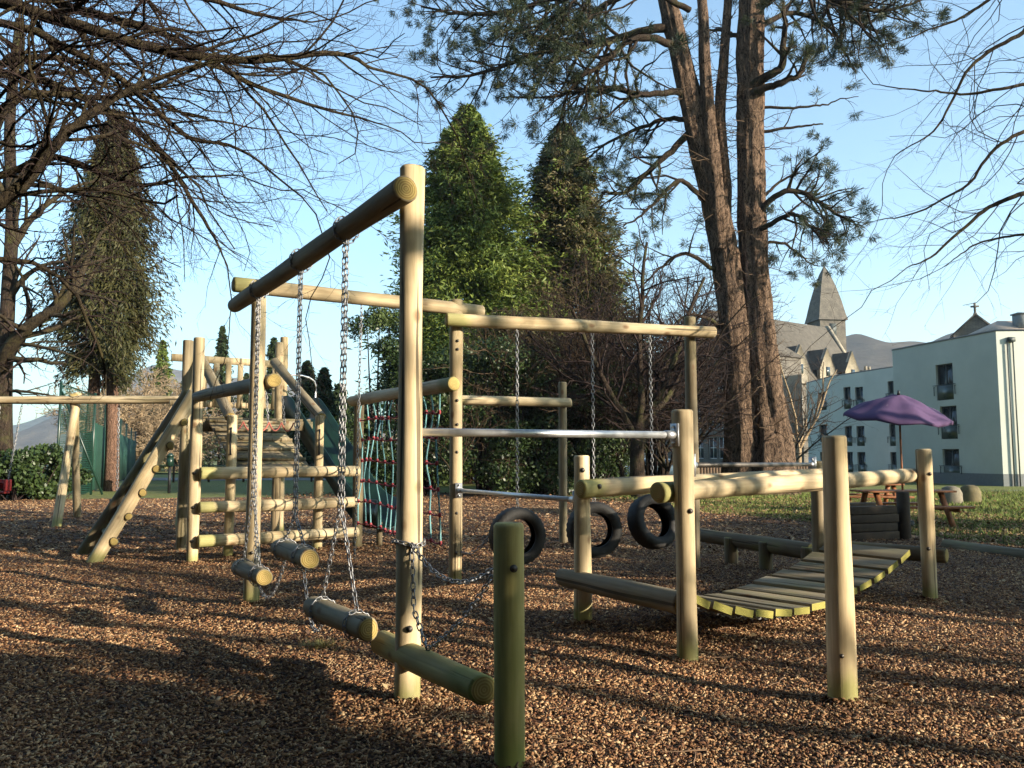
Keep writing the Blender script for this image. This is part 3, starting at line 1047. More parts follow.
for q0, q1 in ((fA.lerp(bA, 0.12), fB.lerp(bB, 0.12)), (fA.lerp(bA, 0.88), fB.lerp(bB, 0.88))):
    chain(br, [Vector((q0.lerp(q1, t).x, q0.lerp(q1, t).y, zz_(t) - 0.05)) for t in np.linspace(-0.02, 1.02, 30)], pitch=0.05, wire=0.006)

# --- climbing wall of log rungs
wa, wb = D1, onz(357, 550)
uw = (wb - wa).normalized(); vw = V(-uw.y, uw.x, 0)
P1 = wa + uw * 0.62; P1 = onz(228, 558)
P2 = onz(317, 552)
rw = thing('rung_wall', 'low climbing wall of three thick horizontal log rungs bolted to upright posts', 'climbing wall', P1)
post(rw, D1, 3.12, 0.08)
post(rw, P1, 2.05, 0.073)
post(rw, P2, 2.08, 0.073)
for z in (0.29, 0.75, 1.22):
    s0 = D1 + V(0.03, 0, 0) + vw * -0.13; s1 = wb + vw * -0.13 - uw * 0.06
    log('rung', V(s0.x, s0.y, z), V(s1.x, s1.y, z), 0.082, rw)
e0 = D1 + V(0.05, -0.12, 2.28); e1 = A2 + V(0.16, 0.02, 2.22) + (A2 - D1).normalized() * 0.03
log('crossbeam', e1, e0, 0.078, rw, mats=('log_grey', 'log_end'))
for q in (P1, P2):
    mb = MB(); zt, zb = 1.86, 1.48
    pc = q + V(0.02, -0.075, 0)
    poly = [pc + V(0, 0, zb), pc + V(0.01, -0.05, zb + 0.03), pc + V(0.01, -0.06, (zb + zt) / 2), pc + V(0.01, -0.05, zt - 0.03), pc + V(0, 0, zt)]
    tube_obj('grab_handle', [(smooth_path(poly, 16), np.full(17, 0.014))], 8, M['black_metal'], rw)
bolts(rw, [(D1 + V(0.02, -0.08, z), (0.1, -1, 0)) for z in (0.29, 0.75, 1.22)], 0.02)

# --- tower with ramp
U_, V_ = V(0.81, 0.58, 0), V(-0.58, 0.81, 0)
O_ = P1
TP = lambda a, b, z=0: O_ + U_ * a + V_ * b + V(0, 0, z)
tw = thing('climbing_tower', 'tall log tower with plank deck, slatted railing and plank ramp behind the rung wall', 'play tower', TP(0.9, 2.5))
post(tw, onz(181, 547), 3.35, 0.08, mats=('log_grey', 'log_end'))
post(tw, TP(0.30, 3.3), 3.45, 0.078)
post(tw, TP(1.38, 1.95), 3.45, 0.072)
post(tw, TP(1.95, 3.3), 3.75, 0.075)
mb = MB()
for k in range(12):
    b = 1.86 + 0.125 * k
    mb.box(TP(0.92, b, 2.08), (2.0, 0.115, 0.045), (U_, V_, V(0, 0, 1)))
mb.build('deck', [M['plank'], M['plank_end']], tw)
mb = MB()
mb.bar(TP(-0.05, 1.80, 1.98), TP(1.95, 1.80, 1.98), 0.05, 0.16)
mb.bar(TP(-0.05, 3.38, 1.98), TP(1.95, 3.38, 1.98), 0.05, 0.16)
mb.build('joist', M['log_grey'], tw)
rl = MB()
rl.bar(TP(-0.10, 3.36, 3.22), TP(2.05, 3.36, 3.22), 0.05, 0.13)
rl.bar(TP(-0.10, 3.36, 2.40), TP(2.05, 3.36, 2.40), 0.05, 0.10)
rail = rl.build('railing', M['log'], tw)
for k in range(8):
    mb = MB()
    a = 0.25 + 0.22 * k
    mb.bar(TP(a, 3.33, 2.36), TP(a, 3.33, 3.17), 0.10, 0.03, up=V_)
    mb.build('slat', M['log'], rail)
# ramp
r0a, r0b = TP(0.12, 0.02, 1.26), TP(1.22, 0.02, 1.26)
r1a, r1b = TP(0.12, 1.80, 2.06), TP(1.30, 1.80, 2.06)
mb = MB()
for k in range(14):
    t = (k + 0.5) / 14
    a, b = r0a.lerp(r1a, t), r0b.lerp(r1b, t)
    dirn = (r1a - r0a).normalized()
    ac = (b - a).normalized()
    mb.box((a + b) / 2, ((b - a).length, 0.13, 0.04), (ac, dirn, ac.cross(dirn).normalized()))
mb.build('ramp', M['plank'], tw)
mb = MB()
for k in range(5):
    t = (k + 0.7) / 5.2
    a, b = r0a.lerp(r1a, t) + V(0, 0, 0.045), r0b.lerp(r1b, t) + V(0, 0, 0.045)
    mb.bar(a, b, 0.05, 0.045)
mb.build('foot_batten', M['plank'], tw)
log('handrail', P1 + V(-0.03, 0.02, 2.02), TP(0.02, 1.95, 3.12), 0.078, tw, mats=('log_grey', 'log_end'))
log('handrail', P2 + V(0.02, 0.02, 2.05), TP(1.28, 1.92, 3.10), 0.078, tw, mats=('log_grey', 'log_end'))
# rope handholds looped on the deck front
gp = thing('rope_swag', 'faded red rope loops with hanging chains strung beneath the tower deck', 'rope', TP(0.3, 1.5, 1.9))
polys = []
for k in range(5):
    a0, a1 = 0.12 + 0.2 * k, 0.32 + 0.2 * k
    q = sag(TP(a0, 0.5, 1.98), TP(a1, 0.5, 1.98), 0.13, 10)
    polys.append((np.array([tuple(x) for x in q]), np.full(11, 0.012)))
tube_obj('rope', polys, 6, simple('faded_rope', (0.42, 0.13, 0.10), 0.8), gp)
for k in range(4):
    a0 = 0.16 + 0.26 * k
    chain(gp, [TP(a0, 0.55, 2.55 - 0.05 * k), TP(a0 + 0.03, 0.5, 1.95)], pitch=0.05, wire=0.006)

# slide leaving the tower
sl = thing('slide', 'dark green plastic slide running down from the log tower behind the net', 'slide', TP(3.6, 2.6))
s_top = TP(1.95, 2.55, 2.12); s_dir = V(2.0, -1.75, 0).normalized(); s_side = V(-s_dir.y, s_dir.x, 0)
prof = [(0, 2.12), (0.28, 2.08), (0.8, 1.62), (1.5, 0.98), (1.95, 0.58), (2.3, 0.38), (2.75, 0.34)]
pz = smooth_path([V(a, 0, b) for a, b in prof], 30)
cs = [(-0.30, 0.42), (-0.33, 0.42), (-0.33, -0.03), (0.33, -0.03), (0.33, 0.42), (0.30, 0.42), (0.27, 0.05), (0.15, 0.0), (-0.15, 0.0), (-0.27, 0.05)]
vs = []
for q in pz:
    for a, h in cs:
        vs.append(s_top * 1.0 + V(0, 0, -s_top.z) + s_dir * q[0] + s_side * a + V(0, 0, q[2] + h))
k = len(cs)
fs = [(i * k + j, i * k + (j + 1) % k, (i + 1) * k + (j + 1) % k, (i + 1) * k + j) for i in range(len(pz) - 1) for j in range(k)]
mesh_np('chute', np.array([tuple(x) for x in vs]), [np.array(fs), np.array([list(range(k)), list(range((len(pz) - 1) * k, len(pz) * k))[::-1]])], M['green_plastic'], sl)
tube_obj('entry_bar', [(smooth_path([s_top - s_side * 0.36 + V(0, 0, 0.1), s_top - s_side * 0.36 + V(0, 0, 0.75), s_top + s_side * 0.36 + V(0, 0, 0.75), s_top + s_side * 0.36 + V(0, 0, 0.1)], 15), np.full(16, 0.02))], 8, M['steel'], sl)
mb = MB()
mb.cyl(V(s_top.x, s_top.y, 0) + s_dir * 2.4 + V(0, 0, -0.1), V(s_top.x, s_top.y, 0) + s_dir * 2.4 + V(0, 0, 0.38), 0.05)
mb.build('support', M['log_grey'], sl)

# ladder of round poles
ld = thing('log_ladder', 'sloping ladder of two round poles with half-log steps leaning on the tower', 'ladder', onz(92, 558))
l1a, l1b = onz(94, 562), V(-4.72, 12.05, 2.30)
l2a, l2b = onz(85, 551), V(-5.32, 13.3, 2.38)
ex1, ex2 = (l1b - l1a) * 0.04, (l2b - l2a) * 0.04
log('pole', l1a - ex1, l1b + ex1, 0.098, ld)
log('pole', l2a - ex2, l2b + ex2, 0.098, ld, mats=('log_old', 'log_end'))
for k in range(6):
    t = 0.13 + 0.145 * k
    p, q = l1a.lerp(l1b, t), l2a.lerp(l2b, t)
    dd = (q - p).normalized()
    log('rung', p - dd * 0.13 + V(0.06, 0.04, -0.02), q + dd * 0.12 + V(0.08, 0.05, 0.0), 0.055, ld, mats=('log_old', 'log_end'), n=14)

# --- cargo net
cf = thing('net_frame', 'log beam with yellow sawn end on a dark post, carrying the climbing net', 'play frame', wb)
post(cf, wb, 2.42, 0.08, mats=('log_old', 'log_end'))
n1 = C1 + V(-0.11, 0.02, 2.29); n0 = wb + V(-0.06, -0.12, 2.32)
un = (n1 - n0).normalized()
log('beam', n1 + un * 0.20, n0 - un * 0.14, 0.082, cf)
nt_ = thing('climbing_net', 'hanging rope climbing net with blue-green uprights and red cross ropes', 'climbing net', (n0 + n1) / 2 + V(0, 0, -1.95))
NV, rows = 12, [2.0, 1.70, 1.39, 1.08, 0.78, 0.47]
lines = []
for k in range(NV):
    t = 0.10 + 0.84 * k / (NV - 1)
    tp = n0.lerp(n1, t)
    wv = [random.uniform(-0.02, 0.02) for _ in rows]
    pts = [tp + V(0, 0, -0.07)] + [V(tp.x + wv[i] + 0.05 * math.sin(i * 1.0 + k * 0.9) * 0.6, tp.y + wv[i], z + 0.02 * math.sin(k)) for i, z in enumerate(rows)]
    pts[-1].z -= 0.02
    lines.append(pts)
    sp = smooth_path(pts, 30)
    tube_obj('upright_rope', [(sp, np.full(len(sp), 0.0105))], 6, M['rope_blue'], nt_)
for i in range(len(rows)):
    pts = [l[i + 1] for l in lines]
    pp = []
    for a, b in zip(pts[:-1], pts[1:]):
        pp += [np.array(tuple(a)), np.array(tuple(a.lerp(b, 0.5) + V(0, 0, -0.02)))]
    pp.append(np.array(tuple(pts[-1])))
    polys = [(np.array(pp), np.full(len(pp), 0.010))]
    for q in pts:   # knots
        e = np.array([0.0, 0.0, 0.03])
        q = np.array(tuple(q))
        polys.append((np.array([q - e, q - e * 0.4, q + e * 0.4, q + e]), np.array([0.010, 0.022, 0.022, 0.010])))
    tube_obj('cross_rope', polys, 6, M['rope_red'], nt_)

# --- beam behind, towards the thicket
Q_ = at(563, 470, 14.0); Q_.z = 0
bf = thing('log_goalpost', 'slender log post and level beam in front of the dark thicket', 'play frame', Q_)
post(bf, Q_, 2.72, 0.073, mats=('log_grey', 'log_end'))
b0 = at(447, 396, 13.0); b1 = at(572, 399, 13.55)
b0.z = b1.z = 2.36
b0 += V(0, 0.17, 0); b1 += V(0, 0.36, 0)
log('beam', b0, b1, 0.077, bf)
q = at(456, 440, 12.85); post(bf, V(q.x, q.y + 0.08, 0), 2.5, 0.06, mats=('log_grey', 'log_end'))

# --- tall swing at the left
sw = thing('swing_frame', 'long horizontal swing beam on splayed log legs near the green mesh fence', 'swing frame', at(76, 399, 18.6))
sw.location.z = 0
b0, b1 = at(-150, 396, 18.8), at(192, 402, 18.3)
zb = 2.72; b0.z = zb; b1.z = zb
log('beam', b0, b1, 0.092, sw, r1=0.09)
for px0 in (76, 190, -140):
    ap = at(px0, 399, 18.6); ap.z = zb
    log('leg', V(ap.x + 0.32, ap.y - 1.15, -0.1), V(ap.x - 0.03, ap.y + 0.12, zb + 0.16), 0.09, sw, mats=('log', 'log_end'))
    log('leg', V(ap.x - 0.55, ap.y + 1.35, -0.1), V(ap.x + 0.02, ap.y - 0.14, zb + 0.12), 0.088, sw, mats=('log_grey', 'log_end'))
s1 = at(119, 404, 18.5)
ss = thing('button_swing', 'round button seat on a pale chain hanging above the log ladder', 'swing', (s1.x, s1.y, 0.42))
chain(ss, [V(s1.x, s1.y, zb - 0.08), V(s1.x + 0.04, s1.y, 0.5)], pitch=0.065, wire=0.009)
mb = MB(); mb.cyl(V(s1.x + 0.04, s1.y, 0.40), V(s1.x + 0.04, s1.y, 0.5), 0.15, n=18); mb.build('seat', M['rubber'], ss)
s2_ = at(2, 488, 18.6)
ss = thing('cradle_swing', 'red cradle swing seat hanging at the picture edge before the dark hedge', 'swing', s2_)
for dx in (-0.16, 0.16):
    chain(ss, [V(s2_.x + dx * 1.6 + 0.1, 18.6, zb - 0.08), V(s2_.x + dx, 18.55, s2_.z + 0.18)], pitch=0.06, wire=0.008)
mb = MB()
mb.box((s2_.x, 18.55, s2_.z - 0.1), (0.28, 0.24, 0.05))
for dx in (-0.15, 0.15):
    mb.box((s2_.x + dx, 18.55, s2_.z + 0.06), (0.04, 0.26, 0.26))
mb.box((s2_.x, 18.44, s2_.z + 0.12), (0.28, 0.03, 0.05)); mb.box((s2_.x, 18.67, s2_.z + 0.08), (0.28, 0.03, 0.22))
bevel(mb.build('seat', M['red_plastic'], ss), 0.02)

# --- low balance beam in the shade
lb = thing('low_beam', 'low dark balance log on stubby mossy posts in the shade behind the bridge', 'balance log', onz(740, 550))
q0, q1 = onz(690, 533, 0.34), onz(812, 552, 0.30)
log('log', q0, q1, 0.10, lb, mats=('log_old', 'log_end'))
for t in (0.36, 0.64, 0.95):
    q = q0.lerp(q1, t)
    log('stub', V(q.x, q.y - 0.11, -0.1), V(q.x, q.y - 0.11, 0.36), 0.09, lb, mats=('log_old', 'plank_end'))
eg = thing('log_edging', 'half-sunk dark timber edging between the bark and the shaded grass', 'edging', onz(990, 550))
q0, q1 = onz(945, 545, 0.05), onz(1110, 566, 0.05)
log('edge_log', q0, q1, 0.09, eg, mats=('log_old', 'log_end'))

tag(chips('bark_chips', 9000, (-10, 10, 2.6, 14), M['chip'], 0.012, 0.04, 31, tilt=0.5, cols=CH, heaps=[A1, A2, C1, C2, G1, H_, I_, L_, E_, D1, J_, P1, P2, wb]), 'bark chips banked up round the feet of the log posts', 'bark chips', kind='stuff')

# ================================================================== GARDEN FURNITURE
def picnic(c, yaw, L, label):
    th = thing('picnic_table', label, 'picnic table', c, 'brown picnic tables on the grass')
    X = V(math.cos(yaw), math.sin(yaw), 0); Y = V(-X.y, X.x, 0); Z = V(0, 0, 1)
    ax = (X, Y, Z)
    c = Vector(c)
    mb = MB()
    for k in range(5):
        mb.box(c + Y * (-0.30 + 0.15 * k) + Z * 0.76, (L, 0.135, 0.04), ax)
    bevel(mb.build('table_top', M['table_wood'], th), 0.006)
    for s in (-1, 1):
        mb = MB()
        for k in range(2):
            mb.box(c + Y * (s * (0.66 + 0.14 * k)) + Z * 0.45, (L * 1.08, 0.125, 0.045), ax)
        bevel(mb.build('bench', M['table_wood'], th), 0.006)
    for s in (-1, 1):
        q = c + X * (s * L * 0.36)
        for t in (-1, 1):
            mb = MB()
            mb.bar(q + Y * (t * 0.68) - Z * 0.05, q + Y * (t * 0.22) + Z * 0.74, 0.05, 0.11, up=X)
            mb.build('leg', M['table_wood'], th)
        mb = MB()
        mb.bar(q - Y * 0.78 + Z * 0.40 + X * 0.05, q + Y * 0.78 + Z * 0.40 + X * 0.05, 0.045, 0.10)
        mb.build('crossbar', M['table_wood'], th)
    return th


pc = at(903, 500, 18.0); pc.z = -0.06
picnic(pc, R(4), 2.0, 'brown picnic table standing under the purple parasol')
pc2 = at(866, 500, 22.5); pc2.z = -0.06
picnic(pc2, R(-8), 1.8, 'second brown picnic table farther back on the grass, partly behind the parasol table')

um = thing('parasol', 'open purple canvas parasol rising from the picnic table', 'parasol', pc)
mb = MB(); mb.cyl(V(pc.x, pc.y, -0.1), V(pc.x, pc.y, 2.78), 0.022, n=10); mb.build('pole', M['table_wood'], um)
mb = MB(); mb.cyl(V(pc.x, pc.y, -0.08), V(pc.x, pc.y, 0.06), 0.22, 0.2, n=18); mb.build('base', M['black_metal'], um)
tilt = Matrix.Rotation(R(3), 3, 'Y') @ Matrix.Rotation(R(9), 3, 'X')
top = V(pc.x, pc.y, 2.80)
ns, nr_ = 48, 10
vs = [tuple(top)]
for i in range(1, nr_ + 1):
    r_ = 1.13 * i / nr_
    for k in range(ns):
        t = 2 * math.pi * k / ns
        gore = abs(((k % 6) / 6) - 0.5) * 2       # 1 at ribs
        rr = r_ * (0.965 + 0.035 * gore)
        zz = -0.46 * (i / nr_) ** 1.45 - (1 - gore) * 0.06 * (i / nr_) ** 1.2 + 0.02 * math.sin(t * 3 + i)
        p = tilt @ V(rr * math.cos(t), rr * math.sin(t), zz)
        vs.append(tuple(top + p))
for k in range(ns):
    t = 2 * math.pi * k / ns
    gore = abs(((k % 6) / 6) - 0.5) * 2
    p = tilt @ V(1.13 * (0.965 + 0.035 * gore) * math.cos(t), 1.13 * (0.965 + 0.035 * gore) * math.sin(t), -0.46 - (1 - gore) * 0.06 - 0.06)
    vs.append(tuple(top + p))
tri = np.array([(0, 1 + k, 1 + (k + 1) % ns) for k in range(ns)])
qd = np.array([(1 + i * ns + k, 1 + (i + 1) * ns + k, 1 + (i + 1) * ns + (k + 1) % ns, 1 + i * ns + (k + 1) % ns) for i in range(nr_) for k in range(ns)])
cano = mesh_np('canopy', np.array(vs), [tri, qd], M['purple'], um, smooth=True)
sd = cano.modifiers.new("thick", 'SOLIDIFY'); sd.thickness = 0.006
for k in range(8):
    t = 2 * math.pi * k / 8
    pe = top + tilt @ V(1.09 * math.cos(t), 1.09 * math.sin(t), -0.47)
    pm = top + tilt @ V(0.6 * math.cos(t), 0.6 * math.sin(t), -0.21)
    mb = MB(); mb.bar(top + V(0, 0, -0.04), pm, 0.014, 0.014); mb.bar(pm, pe, 0.014, 0.014); mb.bar(V(pc.x, pc.y, 2.2), pm, 0.012, 0.012)
    mb.build('rib', M['frame_white'], um)
mb = MB(); mb.cyl(top, top + V(0, 0, 0.10), 0.035, 0.02, n=10); mb.build('finial', M['black_metal'], um)

# half-barrel tubs on the grass
def lathe(name, prof, c, mat, parent, n=26, wob=0.0):
    vs, fs = [], []
    for i, (r_, z) in enumerate(prof):
        for k in range(n):
            t = 2 * math.pi * k / n
            rr = r_ * (1 + wob * math.sin(2 * t + i) + wob * 0.6 * math.sin(5 * t + 2 * i))
            vs.append((c[0] + rr * math.cos(t), c[1] + rr * math.sin(t), c[2] + z))
    for i in range(len(prof) - 1):
        for k in range(n):
            fs.append((i * n + k, i * n + (k + 1) % n, (i + 1) * n + (k + 1) % n, (i + 1) * n + k))
    return mesh_np(name, np.array(vs), [np.array(fs), np.array([list(range((len(prof) - 1) * n, len(prof) * n))])], mat, parent, smooth=True)


M['stone_pale'] = simple('pale_boulder', (0.15, 0.13, 0.095), 0.85, 0, 0.3, 5, bmp=0.5)
M['stone_brown'] = simple('brown_boulder', (0.11, 0.09, 0.045), 0.85, 0, 0.35, 5, bmp=0.5)
for px, py, Y, mt, lab in ((951, 494, 26.0, 'stone_pale', 'upright pale rounded boulder on the grass beside the picnic table'),
                           (970, 493, 27.0, 'stone_brown', 'upright mossy brown rounded boulder next to the pale boulder')):
    q = at(px, py, Y)
    o = lathe('boulder', [(0.30, 0), (0.33, 0.12), (0.30, 0.40), (0.24, 0.56), (0.12, 0.62)], (q.x, q.y, -0.1), M[mt], None, wob=0.05)
    tag(o, lab, 'boulder')

# dark stacked sleepers behind the bridge
tb = thing('sleeper_box', 'dark low box of stacked timber sleepers in shade behind the plank bridge', 'planter', at(872, 540, 14.6))
tb.location.z = 0
b0, b1 = at(848, 540, 14.4), at(897, 540, 14.8)
b0.z = b1.z = 0
for k in range(4):
    mb = MB()
    mb.bar(b0 + V(0.02 * (k % 2), 0, 0.06 + 0.15 * k), b1 + V(-0.03 * (k % 2), 0, 0.06 + 0.15 * k), 0.14, 0.142)
    mb.bar(b0 + V(0, 0.9, 0.06 + 0.15 * k), b1 + V(0, 0.9, 0.06 + 0.15 * k), 0.14, 0.142)
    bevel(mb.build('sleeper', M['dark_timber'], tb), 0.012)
mb = MB(); mb.cyl(b1 + V(0.16, 0.05, -0.1), b1 + V(0.16, 0.05, 0.82), 0.11, n=16); bevel(mb.build('corner_post', M['dark_timber'], tb), 0.015)

# pale marker post and brown fence by the pines
q = at(738, 474, 38); q.z = -0.1
tag(lathe('marker_post', [(0.27, -0.1), (0.27, 1.72), (0.22, 1.80), (0.05, 1.82)], q, simple('pale_post_paint', (0.34, 0.31, 0.25), 0.7, 0, 0.2, 4), None), 'short pale round post standing in front of the big pine trunks', 'marker post')
fe = thing('board_fence', 'low dark brown board fence behind the pine trunks', 'fence', at(735, 470, 44))
fe.location.z = 0
f0, f1 = at(694, 470, 43), at(822, 470, 45); f0.z = f1.z = 0
mb = MB()
nb = 44
for k in range(nb):
    a = f0.lerp(f1, (k + 0.5) / nb)
    mb.box(a + V(0, 0, 0.45 + random.uniform(-0.01, 0.01)), (0.14, 0.03, 1.1))
mb.build('boards', simple('fence_boards', (0.085, 0.055, 0.035), 0.85, 0, 0.3, 3), fe)
for k in range(5):
    a = f0.lerp(f1, k / 4)
    mb = MB(); mb.box(a + V(0, 0.07, 0.5), (0.11, 0.11, 1.25)); mb.build('post', M['dark_timber'], fe)

# ================================================================== CAR
def car(c, yaw):
    th = thing('parked_car', 'pale blue-grey hatchback parked beyond the thicket by the pine trunk', 'car', c)
    X = V(math.cos(yaw), math.sin(yaw), 0); Y = V(-X.y, X.x, 0)
    c = Vector(c)
    paint = simple('pale_car_paint', (0.42, 0.47, 0.52), 0.3, 0.2, 0.04, 1, spec=0.6)
    prof = [(-2.0, 0.35), (-2.02, 0.7), (-1.9, 0.92), (-1.35, 1.0), (-0.75, 1.42), (0.3, 1.46), (1.15, 1.38), (1.75, 1.0), (1.9, 0.85), (1.92, 0.35)]
    def section(y, inset):
        return [c + X * x + Y * y * (1 - (0.22 if z > 1.05 else 0.0)) + V(0, 0, z) for x, z in prof]
    vs = []
    for y in (-0.84, -0.80, 0.80, 0.84):
        k = 0.965 if abs(y) > 0.82 else 1.0
        for x, z in prof:
            yy = y * (0.80 if z > 1.05 else 1.0)
            vs.append(c + X * x * k + Y * yy + V(0, 0, 0.35 + (z - 0.35) * (0.985 if k < 1 else 1)))
    n = len(prof)
    fs = [(i * n + j, i * n + (j + 1) % n, (i + 1) * n + (j + 1) % n, (i + 1) * n + j) for i in range(3) for j in range(n)]
    mesh_np('body', np.array([tuple(p) for p in vs]), [np.array(fs), np.array([list(range(n))[::-1], list(range(3 * n, 4 * n))])], paint, th)
    for s in (-1, 1):
        mb = MB()
        y = s * 0.765
        for a, b in (((-1.12, 1.05), (-0.72, 1.34)), ((-0.2, 1.05), (-0.2, 1.38))):
            pass
        q = [c + X * x + Y * (s * yy) + V(0, 0, z) for x, yy, z in ((-1.15, 0.845, 1.04), (1.35, 0.845, 1.04), (1.05, 0.70, 1.34), (-0.68, 0.70, 1.37))]
        qq = [p + Y * (s * 0.012) for p in q]
        mb.add(q + qq, [(0, 1, 2, 3), (4, 5, 6, 7), (0, 1, 5, 4), (1, 2, 6, 5), (2, 3, 7, 6), (3, 0, 4, 7)])
        mb.build('side_window', M['glass'], th)
        for x in (-1.25, 1.2):
            mb = MB()
            mb.cyl(c + X * x + Y * (s * 0.68) + V(0, 0, 0.31), c + X * x + Y * (s * 0.88) + V(0, 0, 0.31), 0.31, n=22)
            w = mb.build('wheel', M['rubber'], th)
            mb = MB(); mb.cyl(c + X * x + Y * (s * 0.86) + V(0, 0, 0.31), c + X * x + Y * (s * 0.895) + V(0, 0, 0.31), 0.19, n=16); mb.build('rim', M['steel'], w)
    mb = MB()
    q = [c + X * x + Y * y + V(0, 0, z) for x, y, z in ((-1.36, -0.72, 1.03), (-1.36, 0.72, 1.03), (-0.80, 0.58, 1.40), (-0.80, -0.58, 1.40))]
    qq = [p - X * 0.02 + V(0, 0, 0.012) for p in q]
    mb.add(q + qq, [(0, 1, 2, 3), (4, 5, 6, 7), (0, 1, 5, 4), (1, 2, 6, 5), (2, 3, 7, 6), (3, 0, 4, 7)])
    mb.build('windscreen', M['glass'], th)
    for s in (-1, 1):
        mb = MB(); mb.box(c - X * 2.0 + Y * (s * 0.6) + V(0, 0, 0.74), (0.06, 0.3, 0.14), (X, Y, V(0, 0, 1))); mb.build('headlight', M['frame_white'], th)

q = at(655, 478, 53); q.z = -0.12
car(q, R(28))

# ================================================================== BUILDINGS
def wall_mesh(P0, P1, z0, z1, holes, depth):
    """outer wall skin between plan points with window openings and reveals; returns MB.
    holes: (s0, s1, h0, h1) along the wall / height. Outside is to the right of P0->P1 rotated (-n)."""
    P0, P1 = Vector((P0[0], P0[1], 0)), Vector((P1[0], P1[1], 0))
    L = (P1 - P0).length
    u = (P1 - P0).normalized()
    n = V(u.y, -u.x, 0)
    xs = sorted({0.0, L} | {h[0] for h in holes} | {h[1] for h in holes})
    zs = sorted({z0, z1} | {h[2] for h in holes} | {h[3] for h in holes})
    mb = MB()
    pt = lambda s, z, d=0: P0 + u * s + V(0, 0, z) - n * d
    for a, b in zip(xs[:-1], xs[1:]):
        for c, d in zip(zs[:-1], zs[1:]):
            mx, mz = (a + b) / 2, (c + d) / 2
            if any(h[0] < mx < h[1] and h[2] < mz < h[3] for h in holes):
                continue
            mb.add([pt(a, c), pt(b, c), pt(b, d), pt(a, d)], [(0, 1, 2, 3)])
    for a, b, c, d in holes:
        mb.add([pt(a, c), pt(b, c), pt(b, d), pt(a, d), pt(a, c, depth), pt(b, c, depth), pt(b, d, depth), pt(a, d, depth)],
               [(0, 4, 5, 1), (1, 5, 6, 2), (2, 6, 7, 3), (3, 7, 4, 0)])
    return mb, pt, u, n


def window_parts(parent, pt, u, n, hole, depth, fmat, balcony=False, panes=2, split=None):
    a, b, c, d = hole
    ax = (u, n, V(0, 0, 1))
    mb = MB()
    w = 0.06
    cc = pt((a + b) / 2, (c + d) / 2, depth - 0.03)
    mb.box(pt(a + w / 2, (c + d) / 2, depth - 0.03), (w, 0.05, d - c), ax)
    mb.box(pt(b - w / 2, (c + d) / 2, depth - 0.03), (w, 0.05, d - c), ax)
    mb.box(pt((a + b) / 2, c + w / 2, depth - 0.03), (b - a - 2 * w, 0.05, w), ax)
    mb.box(pt((a + b) / 2, d - w / 2, depth - 0.03), (b - a - 2 * w, 0.05, w), ax)
    for k in range(1, panes):
        s = a + (b - a) * k / panes
        mb.box(pt(s, (c + d) / 2, depth - 0.034), (w, 0.045, d - c - 2 * w), ax)
    if split:
        mb.box(pt((a + b) / 2, c + (d - c) * split, depth - 0.038), (b - a - 2 * w, 0.04, w), ax)
    wn = mb.build('window', fmat, parent)
    mb = MB()
    mb.box(pt((a + b) / 2, (c + d) / 2, depth), (b - a - w, 0.012, d - c - w), ax)
    mb.build('pane', M['glass'], wn)
    if balcony:
        mb = MB()
        hb = c + (d - c) * 0.42
        mb.box(pt((a + b) / 2, hb, -0.06), (b - a + 0.42, 0.035, 0.035), ax)
        for s in (a - 0.15, b + 0.15):
            mb.box(pt(s, (c + hb) / 2 + 0.1, -0.05), (0.03, 0.03, (hb - c) * 0.6), ax)
            mb.box(pt(s, hb - 0.1, -0.02), (0.03, 0.06, 0.03), ax)
        bl = mb.build('balcony_rail', M['frame_dark'], wn)
        mb = MB()
        mb.box(pt((a + b) / 2, (c + hb) / 2, 0.02), (b - a - 0.06, 0.014, hb - c - 0.06), ax)
        mb.build('glass_guard', M['guard'], bl)
    return wn


M['guard'] = simple('green_glass_guard', (0.022, 0.042, 0.034), 0.3, 0, 0.2, 2, spec=0.7)
M['render'] = simple('pale_render', (0.45, 0.47, 0.415), 0.85, 0, 0.10, 0.4, bmp=0.08)
M['plinth'] = simple('grey_plinth', (0.16, 0.17, 0.17), 0.8, 0, 0.1)
M['lead'] = simple('roof_felt', (0.18, 0.18, 0.18), 0.8, 0, 0.15)

# plan points. R = near right corner of the front block
Rk = at(1003, 470, 42.0); Lk = at(897, 470, 49.8)
HA = 9.15 - 1.25
fb = thing('apartment_block', 'three-storey pale rendered block with one sunlit side, nearest the parasol', 'building', (Rk.x, Rk.y, 0))
def seg_s(P0, P1, px):
    """distance along plan segment seen in pixel column px"""
    u = Vector((P1[0] - P0[0], P1[1] - P0[1])); k = (px - 512) / F_PX
    t = (k * P0[1] - P0[0]) / (u.x - k * u.y)
    return t * u.length, P0[1] + t * u.y
def z_at(py, Y, px=900):
    return at(px, py, Y).z
holes = []
for pxa, pxb, y0, y1 in ((938, 955, 364, 400), (940.5, 957, 406, 439), (941, 957.5, 449, 478)):
    sb, Yb = seg_s(Lk, Rk, pxb); sa, Ya = seg_s(Lk, Rk, pxa)
    Ym = (Ya + Yb) / 2
    holes.append((sa, sb, z_at(y1, Ym), z_at(y0, Ym)))
mb, pt, u, n = wall_mesh(Lk, Rk, 0.55, HA, holes, 0.18)
